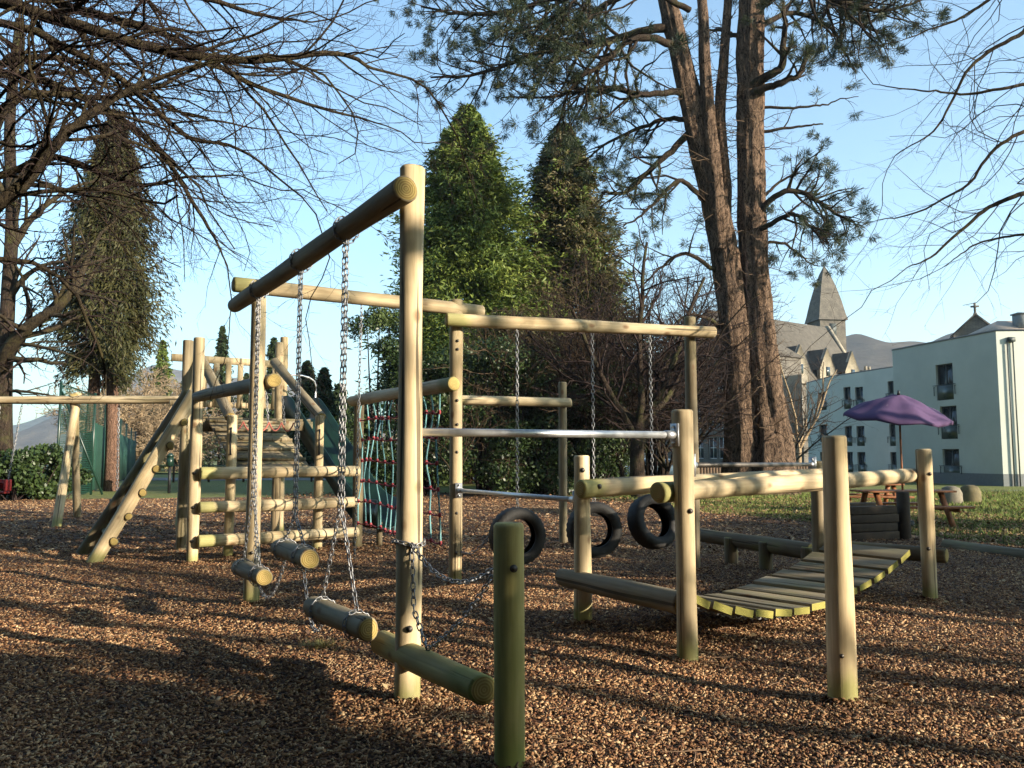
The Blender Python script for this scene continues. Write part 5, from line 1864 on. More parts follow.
PB = dict(BARE); PB['trop'] = [0, -0.10, -0.10, 0.0]; PB['ang'] = [40, 40, 40, 0]; PB['len'] = [0.30, 0.5, 0.42, 0]; PB['den'] = [2.9, 5.2, 8.0, 0]; PB['ang'] = [36, 42, 42, 0]; PB['rr'] = [0.40, 0.45, 0.5, 0]; PB['minr'] = 0.0018; PB['wig'] = [0.1, 0.20, 0.26, 0.28]; PB['seg'] = [0.5, 0.22, 0.14, 0.1]
limb_tree(bt, LB, PB, 21)

# --- second bare tree at the left with a pale low limb
bt2 = thing('bare_tree', 'bare tree with a pale lit limb curving up beside the two conifer stems', 'tree', (at(8, 480, 30.0).x, 30.0, 0))
x0 = at(8, 480, 30.0).x
tube_obj('trunk', [(smooth_path([V(x0 - 0.05, 30.0, -0.2), A_(4, 400, 30.0), A_(8, 300, 30.0), A_(12, 220, 30.0), A_(10, 120, 30.2), A_(20, 20, 30.6)], 30), np.linspace(0.30, 0.16, 31))], 12, M['bark_dark'], bt2)
LB2 = [
    ([A_(2, 372, 30.0), A_(8, 350, 29.4), A_(30, 326, 29.0), A_(58, 308, 28.8), A_(76, 288, 28.8), A_(86, 264, 29.0), A_(100, 235, 29.4)], 0.285, 0.057),
    ([A_(8, 300, 30.0), A_(24, 278, 29.6), A_(50, 265, 29.4), A_(85, 262, 29.4)], 0.133, 0.028),
    ([A_(10, 250, 30.0), A_(35, 215, 30.2), A_(70, 190, 30.6), A_(105, 180, 31)], 0.152, 0.028),
    ([A_(10, 200, 30.0), A_(-15, 160, 30.0), A_(-30, 110, 30.0)], 0.152, 0.038),
    ([A_(12, 190, 30.0), A_(40, 150, 29.8), A_(60, 110, 30.0)], 0.152, 0.038),
    ([A_(6, 340, 30.0), A_(30, 345, 29.4), A_(60, 352, 29.0), A_(85, 362, 29.0)], 0.095, 0.019),
    ([A_(6, 390, 30.0), A_(24, 392, 29.6), A_(48, 396, 29.4), A_(70, 400, 29.4)], 0.067, 0.015),
]
P2 = dict(BARE); P2['den'] = [2.0, 2.2, 2.6, 0]; P2['minr'] = 0.008; P2['seg'] = [0.6, 0.45, 0.3, 0.2]; P2['minl'] = [1.0, 0.6, 0.35, 0]
limb_tree(bt2, LB2, P2, 22, dens=1.2)

# --- bare tree reaching in from the right
rt = thing('bare_tree', 'bare tree whose thin branches reach in over the pale building', 'tree', (9.6, 9.6, 0))
tube_obj('trunk', [(smooth_path([V(9.6, 9.6, -0.2), V(9.6, 9.6, 2), V(9.5, 9.5, 5), V(9.7, 9.6, 9)], 30), np.linspace(0.34, 0.15, 31))], 16, M['bark_dark'], rt)
LR = [
    ([V(9.6, 9.6, 3.6), A_(1100, 175, 9.4), A_(1040, 190, 9.2), A_(1010, 197, 9.0), A_(972, 218, 8.9), A_(935, 250, 8.8), A_(905, 262, 8.8)], 0.043, 0.0056),
    ([V(9.6, 9.6, 4.4), A_(1090, 80, 9.2), A_(1020, 84, 9.0), A_(965, 90, 9.0), A_(920, 88, 8.9), A_(865, 82, 8.9)], 0.031, 0.0049),
    ([V(9.6, 9.6, 4.0), A_(1085, 118, 9.6), A_(1024, 128, 9.4), A_(985, 150, 9.3), A_(955, 185, 9.2), A_(900, 210, 9.2), A_(868, 215, 9.2)], 0.033, 0.0042),
    ([V(9.6, 9.6, 5.4), A_(1080, 5, 9.6), A_(1020, 35, 9.4), A_(975, 62, 9.3), A_(940, 120, 9.3), A_(895, 150, 9.3)], 0.039, 0.0049),
    ([V(9.6, 9.6, 3.2), A_(1090, 240, 9.2), A_(1045, 238, 9.1), A_(1010, 232, 9.0), A_(975, 245, 9.0), A_(950, 262, 9.0)], 0.027, 0.0042),
    ([V(9.6, 9.6, 6.0), A_(1060, -40, 9.0), A_(1000, -10, 9.0), A_(950, 20, 9.0), A_(900, 35, 9.0)], 0.035, 0.0049),
]
PR = dict(BARE); PR['den'] = [2.6, 3.4, 4.0, 0]; PR['trop'] = [0, -0.05, -0.05, 0]; PR['len'] = [0.30, 0.42, 0.4, 0]; PR['minr'] = 0.0015; PR['rr'] = [0.30, 0.40, 0.5, 0]; PR['wig'] = [0.1, 0.26, 0.3, 0.3]; PR['seg'] = [0.5, 0.22, 0.14, 0.1]
limb_tree(rt, LR, PR, 23)


# --- cards of foliage
def cards(C, D, Nn, L, W, col, bend=0.0):
    """lozenge leaves: centre, long axis, normal, length, width -> verts, quads, colours"""
    n = len(C)
    D = D / (np.linalg.norm(D, axis=1)[:, None] + 1e-9)
    S = np.cross(D, Nn); S /= np.linalg.norm(S, axis=1)[:, None] + 1e-9
    Nn = np.cross(S, D)
    L = np.broadcast_to(L, (n,))[:, None]; W = np.broadcast_to(W, (n,))[:, None]
    v = np.stack([C - D * L / 2, C + S * W / 2 + Nn * L * bend, C + D * L / 2, C - S * W / 2 + Nn * L * bend], 1)
    f = np.arange(n * 4).reshape(n, 4)
    return v.reshape(-1, 3), f, np.repeat(col, 4, 0)


def rand_unit(g, n):
    v = g.normal(0, 1, (n, 3))
    return v / np.linalg.norm(v, axis=1)[:, None]


def conifer(name, label, cat, base, H, Rm, prof, seed, pal, trunk_r, n_br, per, leaf=(0.22, 0.09), lob=1.0, low=0.0, droop=0.35, group=None, bark='bark_red', lean=(0, 0), trunks=None, z0=0.0):
    """prof(t): radius fraction at height fraction t; branches carry sprays of foliage"""
    g = np.random.default_rng(seed)
    th = thing(name, label, cat, base, group)
    b = np.array(tuple(base))
    if trunks is None: trunks = [(0, 0)]
    tp = []
    for dx, dy in trunks:
        zs = np.linspace(-0.2, H * 0.97, 22)
        P_ = np.stack([b[0] + dx * (1 - zs / H * 0.9) + lean[0] * zs / H + 0.04 * np.sin(zs * 0.8 + dx), b[1] + dy + lean[1] * zs / H + 0 * zs, b[2] + zs], 1)
        tp.append((P_, trunk_r * (1 - zs / H * 0.92)))
    tube_obj('trunk', tp, 14, M[bark], th)
    t = low + (1 - low) * g.random(n_br) ** 0.85
    az = g.uniform(0, 2 * math.pi, n_br)
    lobes = 1 + lob * 0.16 * np.sin(az * 3 + seed + t * 5) + lob * 0.14 * np.sin(az * 5 + t * 14)
    Rr = Rm * np.array([prof(x) for x in t]) * lobes * (0.62 + 0.55 * g.random(n_br) ** 1.3)
    cx, cy = b[0] + lean[0] * t, b[1] + lean[1] * t
    brs = []
    ax_n = 6
    u = np.linspace(0, 1, ax_n)
    BX = cx[:, None] + np.cos(az)[:, None] * Rr[:, None] * u
    BY = cy[:, None] + np.sin(az)[:, None] * Rr[:, None] * u
    BZ = b[2] + (t * H)[:, None] + Rr[:, None] * (0.25 * u - droop * u ** 2 * 1.6)
    idx = g.permutation(n_br)[: min(n_br, 260)]
    tube_obj('branch', [(np.stack([BX[i], BY[i], BZ[i]], 1), np.linspace(0.05, 0.012, ax_n) * min(1.0, Rr[i] / 1.5 + 0.3)) for i in idx], 4, M['bark_dark'], th)
    # sprays
    N_ = n_br * per
    bi = np.repeat(np.arange(n_br), per)
    s = 0.35 + 0.65 * g.random(N_) ** 0.6
    k = np.minimum((s * (ax_n - 1)).astype(int), ax_n - 2); f = s * (ax_n - 1) - k
    C = np.stack([BX[bi, k] * (1 - f) + BX[bi, k + 1] * f, BY[bi, k] * (1 - f) + BY[bi, k + 1] * f, BZ[bi, k] * (1 - f) + BZ[bi, k + 1] * f], 1)
    sc = 0.10 + 0.10 * Rr[bi]
    C += g.normal(0, 1, (N_, 3)) * sc[:, None] * np.array([1, 1, 0.8]) * (1.15 - 0.6 * s)[:, None]
    out_ = np.stack([np.cos(az[bi]), np.sin(az[bi]), -0.2 - droop * s], 1)
    D = out_ + g.normal(0, 0.55, (N_, 3))
    Nn = np.stack([0.9 * np.cos(az[bi]), 0.9 * np.sin(az[bi]), 0.6 * np.ones(N_)], 1) + g.normal(0, 0.7, (N_, 3))
    pal = np.array(pal)
    w = g.random(n_br)[bi] * 0.7 + g.random(N_) * 0.3
    w *= (len(pal) - 1); i0 = np.floor(w).astype(int); ff = (w - i0)[:, None]
    col = pal[i0] * (1 - ff) + pal[np.minimum(i0 + 1, len(pal) - 1)] * ff
    sz = g.uniform(0.6, 1.4, N_)
    v, fc, cc = cards(C, D, Nn, leaf[0] * sz, leaf[1] * sz, col, 0.12)
    mesh_np('crown', v, fc, M['needle'], th, col=cc)
    return th


TH = [(0.045, 0.07, 0.014), (0.08, 0.12, 0.02), (0.13, 0.17, 0.028), (0.20, 0.225, 0.045)]
DK = [(0.018, 0.032, 0.012), (0.03, 0.05, 0.016), (0.05, 0.075, 0.022)]
RU = [(0.035, 0.042, 0.014), (0.06, 0.062, 0.02), (0.10, 0.085, 0.032), (0.13, 0.10, 0.045)]

def gb_(px, Y): 
    q = at(px, 470, Y); q.z = -0.05
    return q

cone = lambda t: (1 - t) ** 0.75 * (0.55 + 0.45 * min(1, t / 0.12)) + 0.02
bell = lambda t: min(1, (1 - t) * 1.9) ** 0.8 * (0.75 + 0.25 * min(1, t / 0.2)) + 0.02
conifer('thuja_tree', 'tallest sunlit green conifer rising behind the nearest tall post', 'tree', gb_(466, 46), 21.6, 6.4, cone, 31, TH, 0.4, 2200, 78, (0.36, 0.085), droop=0.0, group='tall green conifers behind the playground')
conifer('thuja_tree', 'second tall green conifer with a duller brown-green crown, nearer the pine', 'tree', gb_(566, 48), 21.4, 5.8, cone, 32, [tuple(0.8 * x for x in c) for c in RU[1:]] + TH[1:3], 0.35, 1900, 74, (0.36, 0.085), droop=0.0, group='tall green conifers behind the playground')
# left cypress with two bare stems
conifer('cypress_tree', 'dark drooping conifer on two bare stems behind the left swing beam', 'tree', gb_(100, 36), 17.0, 2.05, lambda t: (0.55 + 0.45 * min(1, (t - 0.34) / 0.15)) * min(1, (1 - t) * 3.0) ** 0.7, 33,
        [(0.02, 0.025, 0.009), (0.038, 0.04, 0.012), (0.06, 0.057, 0.018), (0.085, 0.072, 0.025)], 0.32, 1200, 62, (0.28, 0.06), low=0.33, lob=1.9, droop=0.75, trunks=[(-0.55, 0), (0.35, 0.3)])
far = [(158, 104, 16.2, 3.0, TH), (218, 95, 16.6, 2.2, DK), (271, 80, 13.0, 2.4, DK), (305, 62, 8.6, 2.0, DK), (322, 58, 7.6, 1.7, DK), (196, 100, 14.5, 1.6, DK), (338, 66, 7.2, 2.2, DK), (183, 90, 10.5, 1.8, DK), (244, 105, 12, 2.4, DK)]
FL = ['bright green young spruce over the tan bare tree', 'grey-green distant spruce over the tower railing', 'grey-green distant spruce beyond the tall tower post', 'dark pointed spruce beside the hanging chains', 'small dark cone-shaped spruce above the rung wall post', 'slim distant spruce behind the two tower posts', 'low dark spruce at the thicket edge beside the net post', 'dull spruce close behind the two tall tower posts', 'faint distant spruce just right of the tower slats']
for i, ((px, Y, H, Rm, pal), lab) in enumerate(zip(far, FL)):
    conifer('spruce_tree', lab, 'tree', gb_(px, Y), H, Rm, cone, 40 + i, pal, 0.16, 420, 22, (0.42, 0.17), droop=0.15, group='distant spruces on the far lawn')


# --- evergreen bushes
def bush(name, label, cat, base, rx, ry, H, n, seed, pal, leaf=(0.10, 0.055), mat='leaf', group=None, stems=7, lobes=9, zlow=0.1, tm='twig'):
    g = np.random.default_rng(seed)
    th = thing(name, label, cat, base, group)
    b = np.array(tuple(base))
    lc = np.stack([g.uniform(-0.75, 0.75, lobes) * rx, g.uniform(-0.75, 0.75, lobes) * ry, (zlow + (0.92 - zlow) * g.random(lobes)) * H * 0.82], 1)
    lc[:, :2] *= (1.05 - 0.55 * (lc[:, 2] / H))[:, None]
    lr = g.uniform(0.26, 0.44, lobes) * min(rx, H * 0.6)
    pol = []
    for i in range(max(stems, lobes)):
        q = lc[i % lobes]
        s = np.array([g.uniform(-0.3, 0.3) * rx * 0.5, g.uniform(-0.3, 0.3) * ry * 0.5, -0.1])
        pts = smooth_path([s + b, b + s * 0.5 + q * 0.5 + g.normal(0, 0.12, 3), b + q + g.normal(0, 0.1, 3)], 10)
        pol.append((pts, np.linspace(0.035, 0.008, len(pts)) * (H / 3) ** 0.6))
    tube_obj('stems', pol, 5, M[tm], th)
    li = g.integers(0, lobes, n)
    d = rand_unit(g, n)
    rr = g.random(n) ** 0.42
    C = lc[li] + d * (lr[li] * rr)[:, None] * np.array([1.15, 1.1, 0.9])
    # twiggy gaps
    gapn = np.sin(C[:, 0] * 3.1 + seed) * np.sin(C[:, 1] * 2.7) * np.sin(C[:, 2] * 3.3 + seed * 2)
    keep = (gapn > -0.38) & (C[:, 2] > 0.02)
    C, d, li = C[keep], d[keep], li[keep]
    m_ = len(C)
    C = C + b
    pal = np.array(pal)
    w = np.clip(g.random(lobes)[li] * 0.5 + g.random(m_) * 0.5, 0, 0.999) * (len(pal) - 1)
    i0 = np.floor(w).astype(int); ff = (w - i0)[:, None]
    col = pal[i0] * (1 - ff) + pal[np.minimum(i0 + 1, len(pal) - 1)] * ff
    sz = g.uniform(0.6, 1.4, m_)
    v, f, c = cards(C, d * 0.5 + rand_unit(g, m_), d + rand_unit(g, m_) * 0.8 + np.array([0, 0, 0.4]), leaf[0] * sz, leaf[1] * sz, col, 0.1)
    mesh_np('foliage', v, f, M[mat], th, col=c)
    return th


HOL = [(0.014, 0.026, 0.009), (0.024, 0.042, 0.012), (0.04, 0.065, 0.018), (0.075, 0.10, 0.03)]
BUSH = [  # px, depth, half-width, height, seed, label
    (384, 31.5, 1.7, 9.2, 'tall dark holly at the left edge of the thicket, above the net beam'),
    (428, 31.0, 2.1, 7.0, 'broad dark holly behind the nearest tall post'),
    (485, 31.5, 2.3, 7.6, 'dark leafy holly behind the first tyre chain'),
    (540, 32.0, 2.2, 6.8, 'dense dark laurel behind the slender log post'),
    (592, 32.5, 2.2, 6.4, 'dark laurel above the short pale handrail post'),
    (512, 36.0, 2.6, 10.5, 'tall brown-green evergreen between the two tall conifers'),
    (655, 36.0, 1.5, 7.4, 'loose brown-green evergreen just left of the big pine pair'),
    (532, 34.5, 2.0, 9.2, 'olive evergreen at the foot of the gap between the two conifers'),
    (604, 36.0, 2.2, 8.6, 'tall evergreen bush filling the gap before the forked dark tree'),
]
for i, (px, Y, hw_, H, lab) in enumerate(BUSH):
    bush('evergreen_bush', lab, 'bush', gb_(px, Y), hw_, 1.6, H, 15000, 60 + i, RU if i in (5, 6, 7) else HOL, (0.13, 0.075), lobes=20, group='evergreen bushes of the thicket', zlow=0.45 if i == 6 else 0.06)
for i, (px, Y, H, lab) in enumerate([(14, 27.5, 2.3, 'dark laurel bush at the picture edge beside the red cradle swing'), (40, 28.5, 2.2, 'dark laurel bush beside the green mesh fence'), (-12, 29, 2.6, 'dark laurel bush cut by the picture edge'), (62, 29.5, 1.7, 'low dark laurel bush at the foot of the mesh fence corner')]):
    bush('laurel_bush', lab, 'bush', gb_(px, Y), 1.15, 0.9, H, 4500, 80 + i, HOL, (0.15, 0.09), lobes=11, group='laurel bushes by the court fence', zlow=0.15)

# --- bare thicket shrubs and trees
def bare_tree(name, label, base, H, seed, P=None, r=0.12, mat='bark_dark', twig='twig', n_main=6, spread=0.6, group=None, fork=0.25, dens=1.0, cat='tree', lean=(0, 0)):
    g = np.random.default_rng(seed)
    th = thing(name, label, cat, base, group)
    b = np.array(tuple(base))
    P = P or BARE
    out = [[] for _ in range(4)]
    zt = H * fork
    top = b + np.array([lean[0] * fork, lean[1] * fork, zt])
    tr_pts = smooth_path([b + np.array([0, 0, -0.2]), b + (top - b) * 0.5 + np.array([g.normal(0, 0.06), 0, 0]), top], 10)
    tube_obj('trunk', [(tr_pts, np.linspace(r * 1.15, r * 0.85, len(tr_pts)))], 10, M[mat], th)
    for k in range(n_main):
        az = 2 * math.pi * (k + g.uniform(-.3, .3)) / n_main
        an = spread * g.uniform(0.5, 1.2)
        d = np.array([math.cos(az) * math.sin(an) + lean[0] / H, math.sin(az) * math.sin(an) + lean[1] / H, math.cos(an)])
        grow(out, g, top - np.array([0, 0, g.uniform(0, zt * 0.3)]), d, (H - zt) * g.uniform(0.75, 1.05), r * 0.55, 0, P)
    tube_obj('branch', out[0], 6, M[mat], th)
    tube_obj('crown', out[1] + out[2] + out[3], 3, M[twig], th)
    return th

PT = dict(BARE); PT['seg'] = [0.6, 0.4, 0.25, 0.15]; PT['den'] = [1.9, 2.2, 2.6, 0]; PT['minr'] = 0.006; PT['len'] = [0.5, 0.45, 0.4, 0]; PT['trop'] = [0.04, 0.02, 0, 0]
PT['minl'] = [0.6, 0.4, 0.25, 0]
PK = dict(PT); PK['den'] = [2.4, 2.8, 3.0, 0]; PK['minr'] = 0.0085
TT = [
    (639, 29.5, 9.0, 0.26, 'forked dark bare tree behind the tyres, between thicket and pine', 1.0),
    (668, 31.0, 8.5, 0.10, 'slender bare tree just left of the big pine trunk', 0.6),
    (600, 34.0, 9.2, 0.09, 'bare brown shrub-tree above the second tyre', 0.8),
    (560, 34.5, 9.6, 0.09, 'bare brown shrub-tree behind the slender log post', 0.7),
    (520, 33.5, 8.6, 0.08, 'bare brown shrub-tree behind the bright tyre chain', 0.7),
    (455, 29.8, 5.0, 0.06, 'small bare shrub in front of the dark holly', 0.7),
    (690, 42.0, 13.0, 0.16, 'tall thin bare tree seen between pine trunk and thicket', 0.5),
    (648, 44.0, 14.0, 0.14, 'tall thin bare tree rising over the forked dark tree', 0.5),
    (618, 32.0, 9.5, 0.10, 'dense dark bare tree between the second conifer and the forked tree', 0.8),
    (662, 33.5, 10.5, 0.12, 'dense dark bare tree close behind the third tyre chain', 0.7),
    (686, 35.0, 9.0, 0.10, 'dark twiggy bare tree touching the big pine trunk', 0.6),
    (580, 33.0, 10.0, 0.10, 'tall dark bare tree in front of the second conifer', 0.6),
    (535, 33.0, 9.5, 0.10, 'tall brown bare tree in the gap between the two conifers', 0.6),
]
for i, (px, Y, H, r_, lab, sp) in enumerate(TT):
    bare_tree('bare_tree', lab, gb_(px, Y), H, 100 + i, PK, r_, 'bark_dark', 'twig_red' if 1 < i < 6 or i == 12 else 'twig', 5, sp, 'bare trees of the thicket', fork=0.30 if i == 0 else 0.15)
PS = dict(PT); PS['den'] = [2.6, 3.0, 3.0, 0]; PS['minr'] = 0.028; PS['seg'] = [0.9, 0.6, 0.4, 0.3]
PW = dict(PS); PW['minr'] = 0.007; PW['den'] = [1.8, 2.0, 2.2, 0]; PW['rr'] = [0.42, 0.42, 0.5, 0]
bare_tree('tan_tree', 'broad round bare tree glowing tan in the sun beyond the swing beam', gb_(138, 84), 12.4, 121, PS, 0.28, 'twig_tan', 'twig_tan', 18, 1.05, fork=0.12)
bare_tree('tan_tree', 'smaller tan bare tree beside the dark spruce at the thicket edge', gb_(345, 85), 8.9, 122, PS, 0.18, 'twig_tan', 'twig_tan', 9, 0.9, fork=0.12)
bare_tree('bare_tree', 'pale bare tree spreading in front of the old slate roof', gb_(800, 60), 10.5, 123, PW, 0.20, 'twig_tan', 'twig_red', 6, 0.75, fork=0.2)
bare_tree('bare_tree', 'low pale bare tree beside the pine at the end of the wing', gb_(788, 52), 7.0, 124, PW, 0.12, 'bark_dark', 'twig_red', 6, 0.8, fork=0.15)

# --- the big pine pair
def big_trunk(root, name, ctrl, rad, mat, seed, sides=40, rings=90, ridge=0.10):
    g = np.random.default_rng(seed)
    path = smooth_path(ctrl, rings)
    n = len(path)
    r_ = np.interp(np.linspace(0, 1, n), np.linspace(0, 1, len(rad)), rad)
    th = np.arange(sides) * 2 * math.pi / sides
    vs = []
    ph = g.uniform(0, 6.28, 8)
    for i in range(n):
        z = path[i][2]
        k = 1 + ridge * (0.6 * np.sin(5 * th + ph[0] + z * 0.25) + 0.5 * np.sin(9 * th + ph[1] - z * 0.5) + 0.5 * np.sin(14 * th + ph[2] + z * 0.9) + 0.4 * np.sin(3 * th + ph[3] + z * 0.6))
        k += 0.03 * np.sin(z * 2.3 + 4 * th + ph[4]) + g.normal(0, 0.028, sides)
        k += 0.25 * math.exp(-max(z, 0) / 0.8)
        vs.append(np.stack([path[i][0] + r_[i] * k * np.cos(th), path[i][1] + r_[i] * k * np.sin(th), np.full(sides, z)], 1))
    i, kk = np.meshgrid(np.arange(n - 1), np.arange(sides), indexing='ij')
    k2 = (kk + 1) % sides
    f = np.stack([i * sides + kk, i * sides + k2, (i + 1) * sides + k2, (i + 1) * sides + kk], -1).reshape(-1, 4)
    return mesh_np(name, np.concatenate(vs), f, M[mat], root, smooth=True)


def pine(label, base, trunks, limbs, seed, clump_n, group):
    g = np.random.default_rng(seed)
    th = thing('pine_tree', label, 'tree', base, group)
    for i, (ctrl, rad, sd) in enumerate(trunks):
        big_trunk(th, 'trunk', ctrl, rad, 'bark_pine', sd, sides=40 if rad[0] > 0.4 else 20)
    PP = dict(BARE); PP['seg'] = [0.8, 0.5, 0.3, 0.2]; PP['den'] = [1.0, 1.9, 2.6, 0]; PP['minr'] = 0.012; PP['wig'] = [0.12, 0.2, 0.25, 0.25]
    PP['len'] = [0.42, 0.5, 0.45, 0]; PP['trop'] = [0.0, 0.02, 0.05, 0]; PP['ang'] = [50, 50, 45, 0]; PP['minl'] = [0.9, 0.6, 0.3, 0]
    out = [[], [], []]
    tips = []
    for ctrl, ra, rb, dens in limbs:
        path = smooth_path(ctrl, 24)
        path += np.cumsum(g.normal(0, 0.03, path.shape), 0)
        rad = np.linspace(ra, rb, len(path))
        out[0].append((path, rad))
        dirs = np.gradient(path, axis=0); dirs /= np.linalg.norm(dirs, axis=1)[:, None]
        L = np.linalg.norm(np.diff(path, axis=0), axis=1).sum()
        spawn(out, g, path, dirs, rad, L, int(L * 2.6 * dens), 0, PP, t0=0.25)
    sh = [[], [], [], []]
    PE = dict(BARE); PE['seg'] = [0.3, 0.22, 0.18, 0.1]; PE['den'] = [2.4, 2.2, 0, 0]; PE['minr'] = 0.008; PE['len'] = [0.5, 0.45, 0.4, 0]; PE['wig'] = [0.22, 0.28, 0.3, 0.3]
    for ctrl, rad, sd in trunks:
        path = smooth_path(ctrl, 60)
        rr = np.interp(np.linspace(0, 1, len(path)), np.linspace(0, 1, len(rad)), rad)
        for k in range(110 if rad[0] > 0.4 else 45):
            i_ = int(g.integers(8, int(len(path) * 0.8)))
            az = g.uniform(0, 6.28)
            d = np.array([math.cos(az), math.sin(az), g.uniform(-0.3, 0.35)])
            grow(sh[:3], g, path[i_] + d * rr[i_] * 0.9 * np.array([1, 1, 0]), d, g.uniform(0.5, 2.0), 0.02, 0, PE)
    tube_obj('crown', sh[0] + sh[1] + sh[2], 3, M['twig_red'], th)
    tube_obj('branch', out[0], 7, M['bark_dark'], th)
    tube_obj('crown', out[1] + out[2], 4, M['bark_dark'], th)
    tips = []
    for l in (1, 2):
        for pts, rad in out[l]:
            if l == 2 or g.random() < 0.8: tips.append((pts[-1], pts[-1] - pts[-2]))
            if l == 2 and len(pts) > 3 and g.random() < 0.5: tips.append((pts[len(pts) // 2], pts[-1] - pts[-2]))
    g.shuffle(tips)
    nd = 100
    Ct = np.array([t[0] for t in tips]); Dt = np.array([nrm(t[1]) for t in tips])
    keep = g.random(len(Ct)) < clump_n
    Ct, Dt = Ct[keep], Dt[keep]
    n = len(Ct)
    rc = g.uniform(0.20, 0.40, n)
    bi = np.repeat(np.arange(n), nd)
    d = rand_unit(g, n * nd) + Dt[bi] * 0.9
    d /= np.linalg.norm(d, axis=1)[:, None]
    C = Ct[bi] + d * (rc[bi] * g.uniform(0.35, 0.75, n * nd))[:, None] + g.normal(0, 0.045, (n * nd, 3)) 
    pal = np.array([(0.012, 0.022, 0.012), (0.022, 0.036, 0.017), (0.045, 0.055, 0.022), (0.08, 0.08, 0.03)])
    w = (0.65 * g.random(n)[bi] + 0.35 * g.random(n * nd)) * 2.99
    i0 = np.floor(w).astype(int); ff = (w - i0)[:, None]
    col = pal[i0] * (1 - ff) + pal[i0 + 1] * ff
    v, f, c = cards(C, d, rand_unit(g, n * nd), rc[bi] * g.uniform(0.45, 0.9, n * nd), 0.021, col)
    mesh_np('crown', v, f, M['needle_pine'], th, col=c)
    return th

DP = 33.0
P_ = lambda px, py, dy=0.0: at(px, py, DP + dy)
b1_ = at(738, 492, DP); b1_.z = -0.1
b2_ = at(772, 492, DP - 0.6); b2_.z = -0.1
pine('huge pine with a trunk splitting into several pale leaders, on the left of the pair', b1_,
     [([b1_ + V(0, 0, -0.2), P_(741, 440), P_(737, 370), P_(730, 290), P_(718, 215), P_(701, 150), P_(686, 80), P_(668, 0), P_(650, -90)], [0.72, 0.62, 0.55, 0.54, 0.50, 0.46, 0.42, 0.38, 0.28], 1),
      ([P_(720, 250, -0.3), P_(716, 190, -0.45), P_(709, 120, -0.4), P_(705, 60, -0.3), P_(702, 0), P_(690, -60), P_(682, -140)], [0.30, 0.30, 0.27, 0.24, 0.2, 0.17, 0.1], 2),
      ([P_(724, 260, 0.1), P_(725, 190, 0.2), P_(720, 120, 0.3), P_(724, 60, 0.4), P_(728, 0, 0.4), P_(735, -120, 0.4)], [0.26, 0.25, 0.23, 0.2, 0.17, 0.12], 3)],
     [([P_(690, 130), P_(660, 160), P_(630, 185), P_(600, 190, -1)], 0.16, 0.05, 1.2),
      ([P_(664, 28), P_(630, 34), P_(590, 44), P_(540, 52), P_(480, 72), P_(425, 78)], 0.2, 0.04, 1.2),
      ([P_(670, 45, -1), P_(640, 40, -2), P_(600, 70, -2), P_(570, 90, -2), P_(545, 150, -2)], 0.16, 0.04, 1.2),
      ([P_(690, 95), P_(650, 95, -1), P_(605, 88, -1), P_(560, 95, -2), P_(500, 96, -2)], 0.15, 0.03, 1.2),
      ([P_(655, -40), P_(600, -20), P_(540, 0), P_(480, 12), P_(420, 6)], 0.18, 0.04, 1.4),
      ([P_(660, -20, 2), P_(610, 0, 3), P_(570, 30, 3), P_(520, 36, 3)], 0.16, 0.04, 1.4),
      ([P_(705, 200), P_(680, 180, -1), P_(650, 210, -1), P_(625, 230, -1)], 0.12, 0.03, 0.9),
      ([P_(716, 270), P_(690, 250, -1), P_(665, 262, -1), P_(640, 285, -1)], 0.10, 0.03, 0.6),
      ([P_(722, 330), P_(700, 315, -1), P_(680, 318, -1), P_(655, 345, -1)], 0.09, 0.02, 0.35),
      ([P_(695, 120, 1), P_(660, 120, 2), P_(615, 140, 2), P_(585, 160, 2)], 0.13, 0.03, 1.3),
      ([P_(690, 10, -1), P_(650, -10, -2), P_(600, -20, -3), P_(540, 20, -3), P_(500, 30, -3)], 0.13, 0.03, 1.3)], 201, 0.56, 'pair of huge pines')
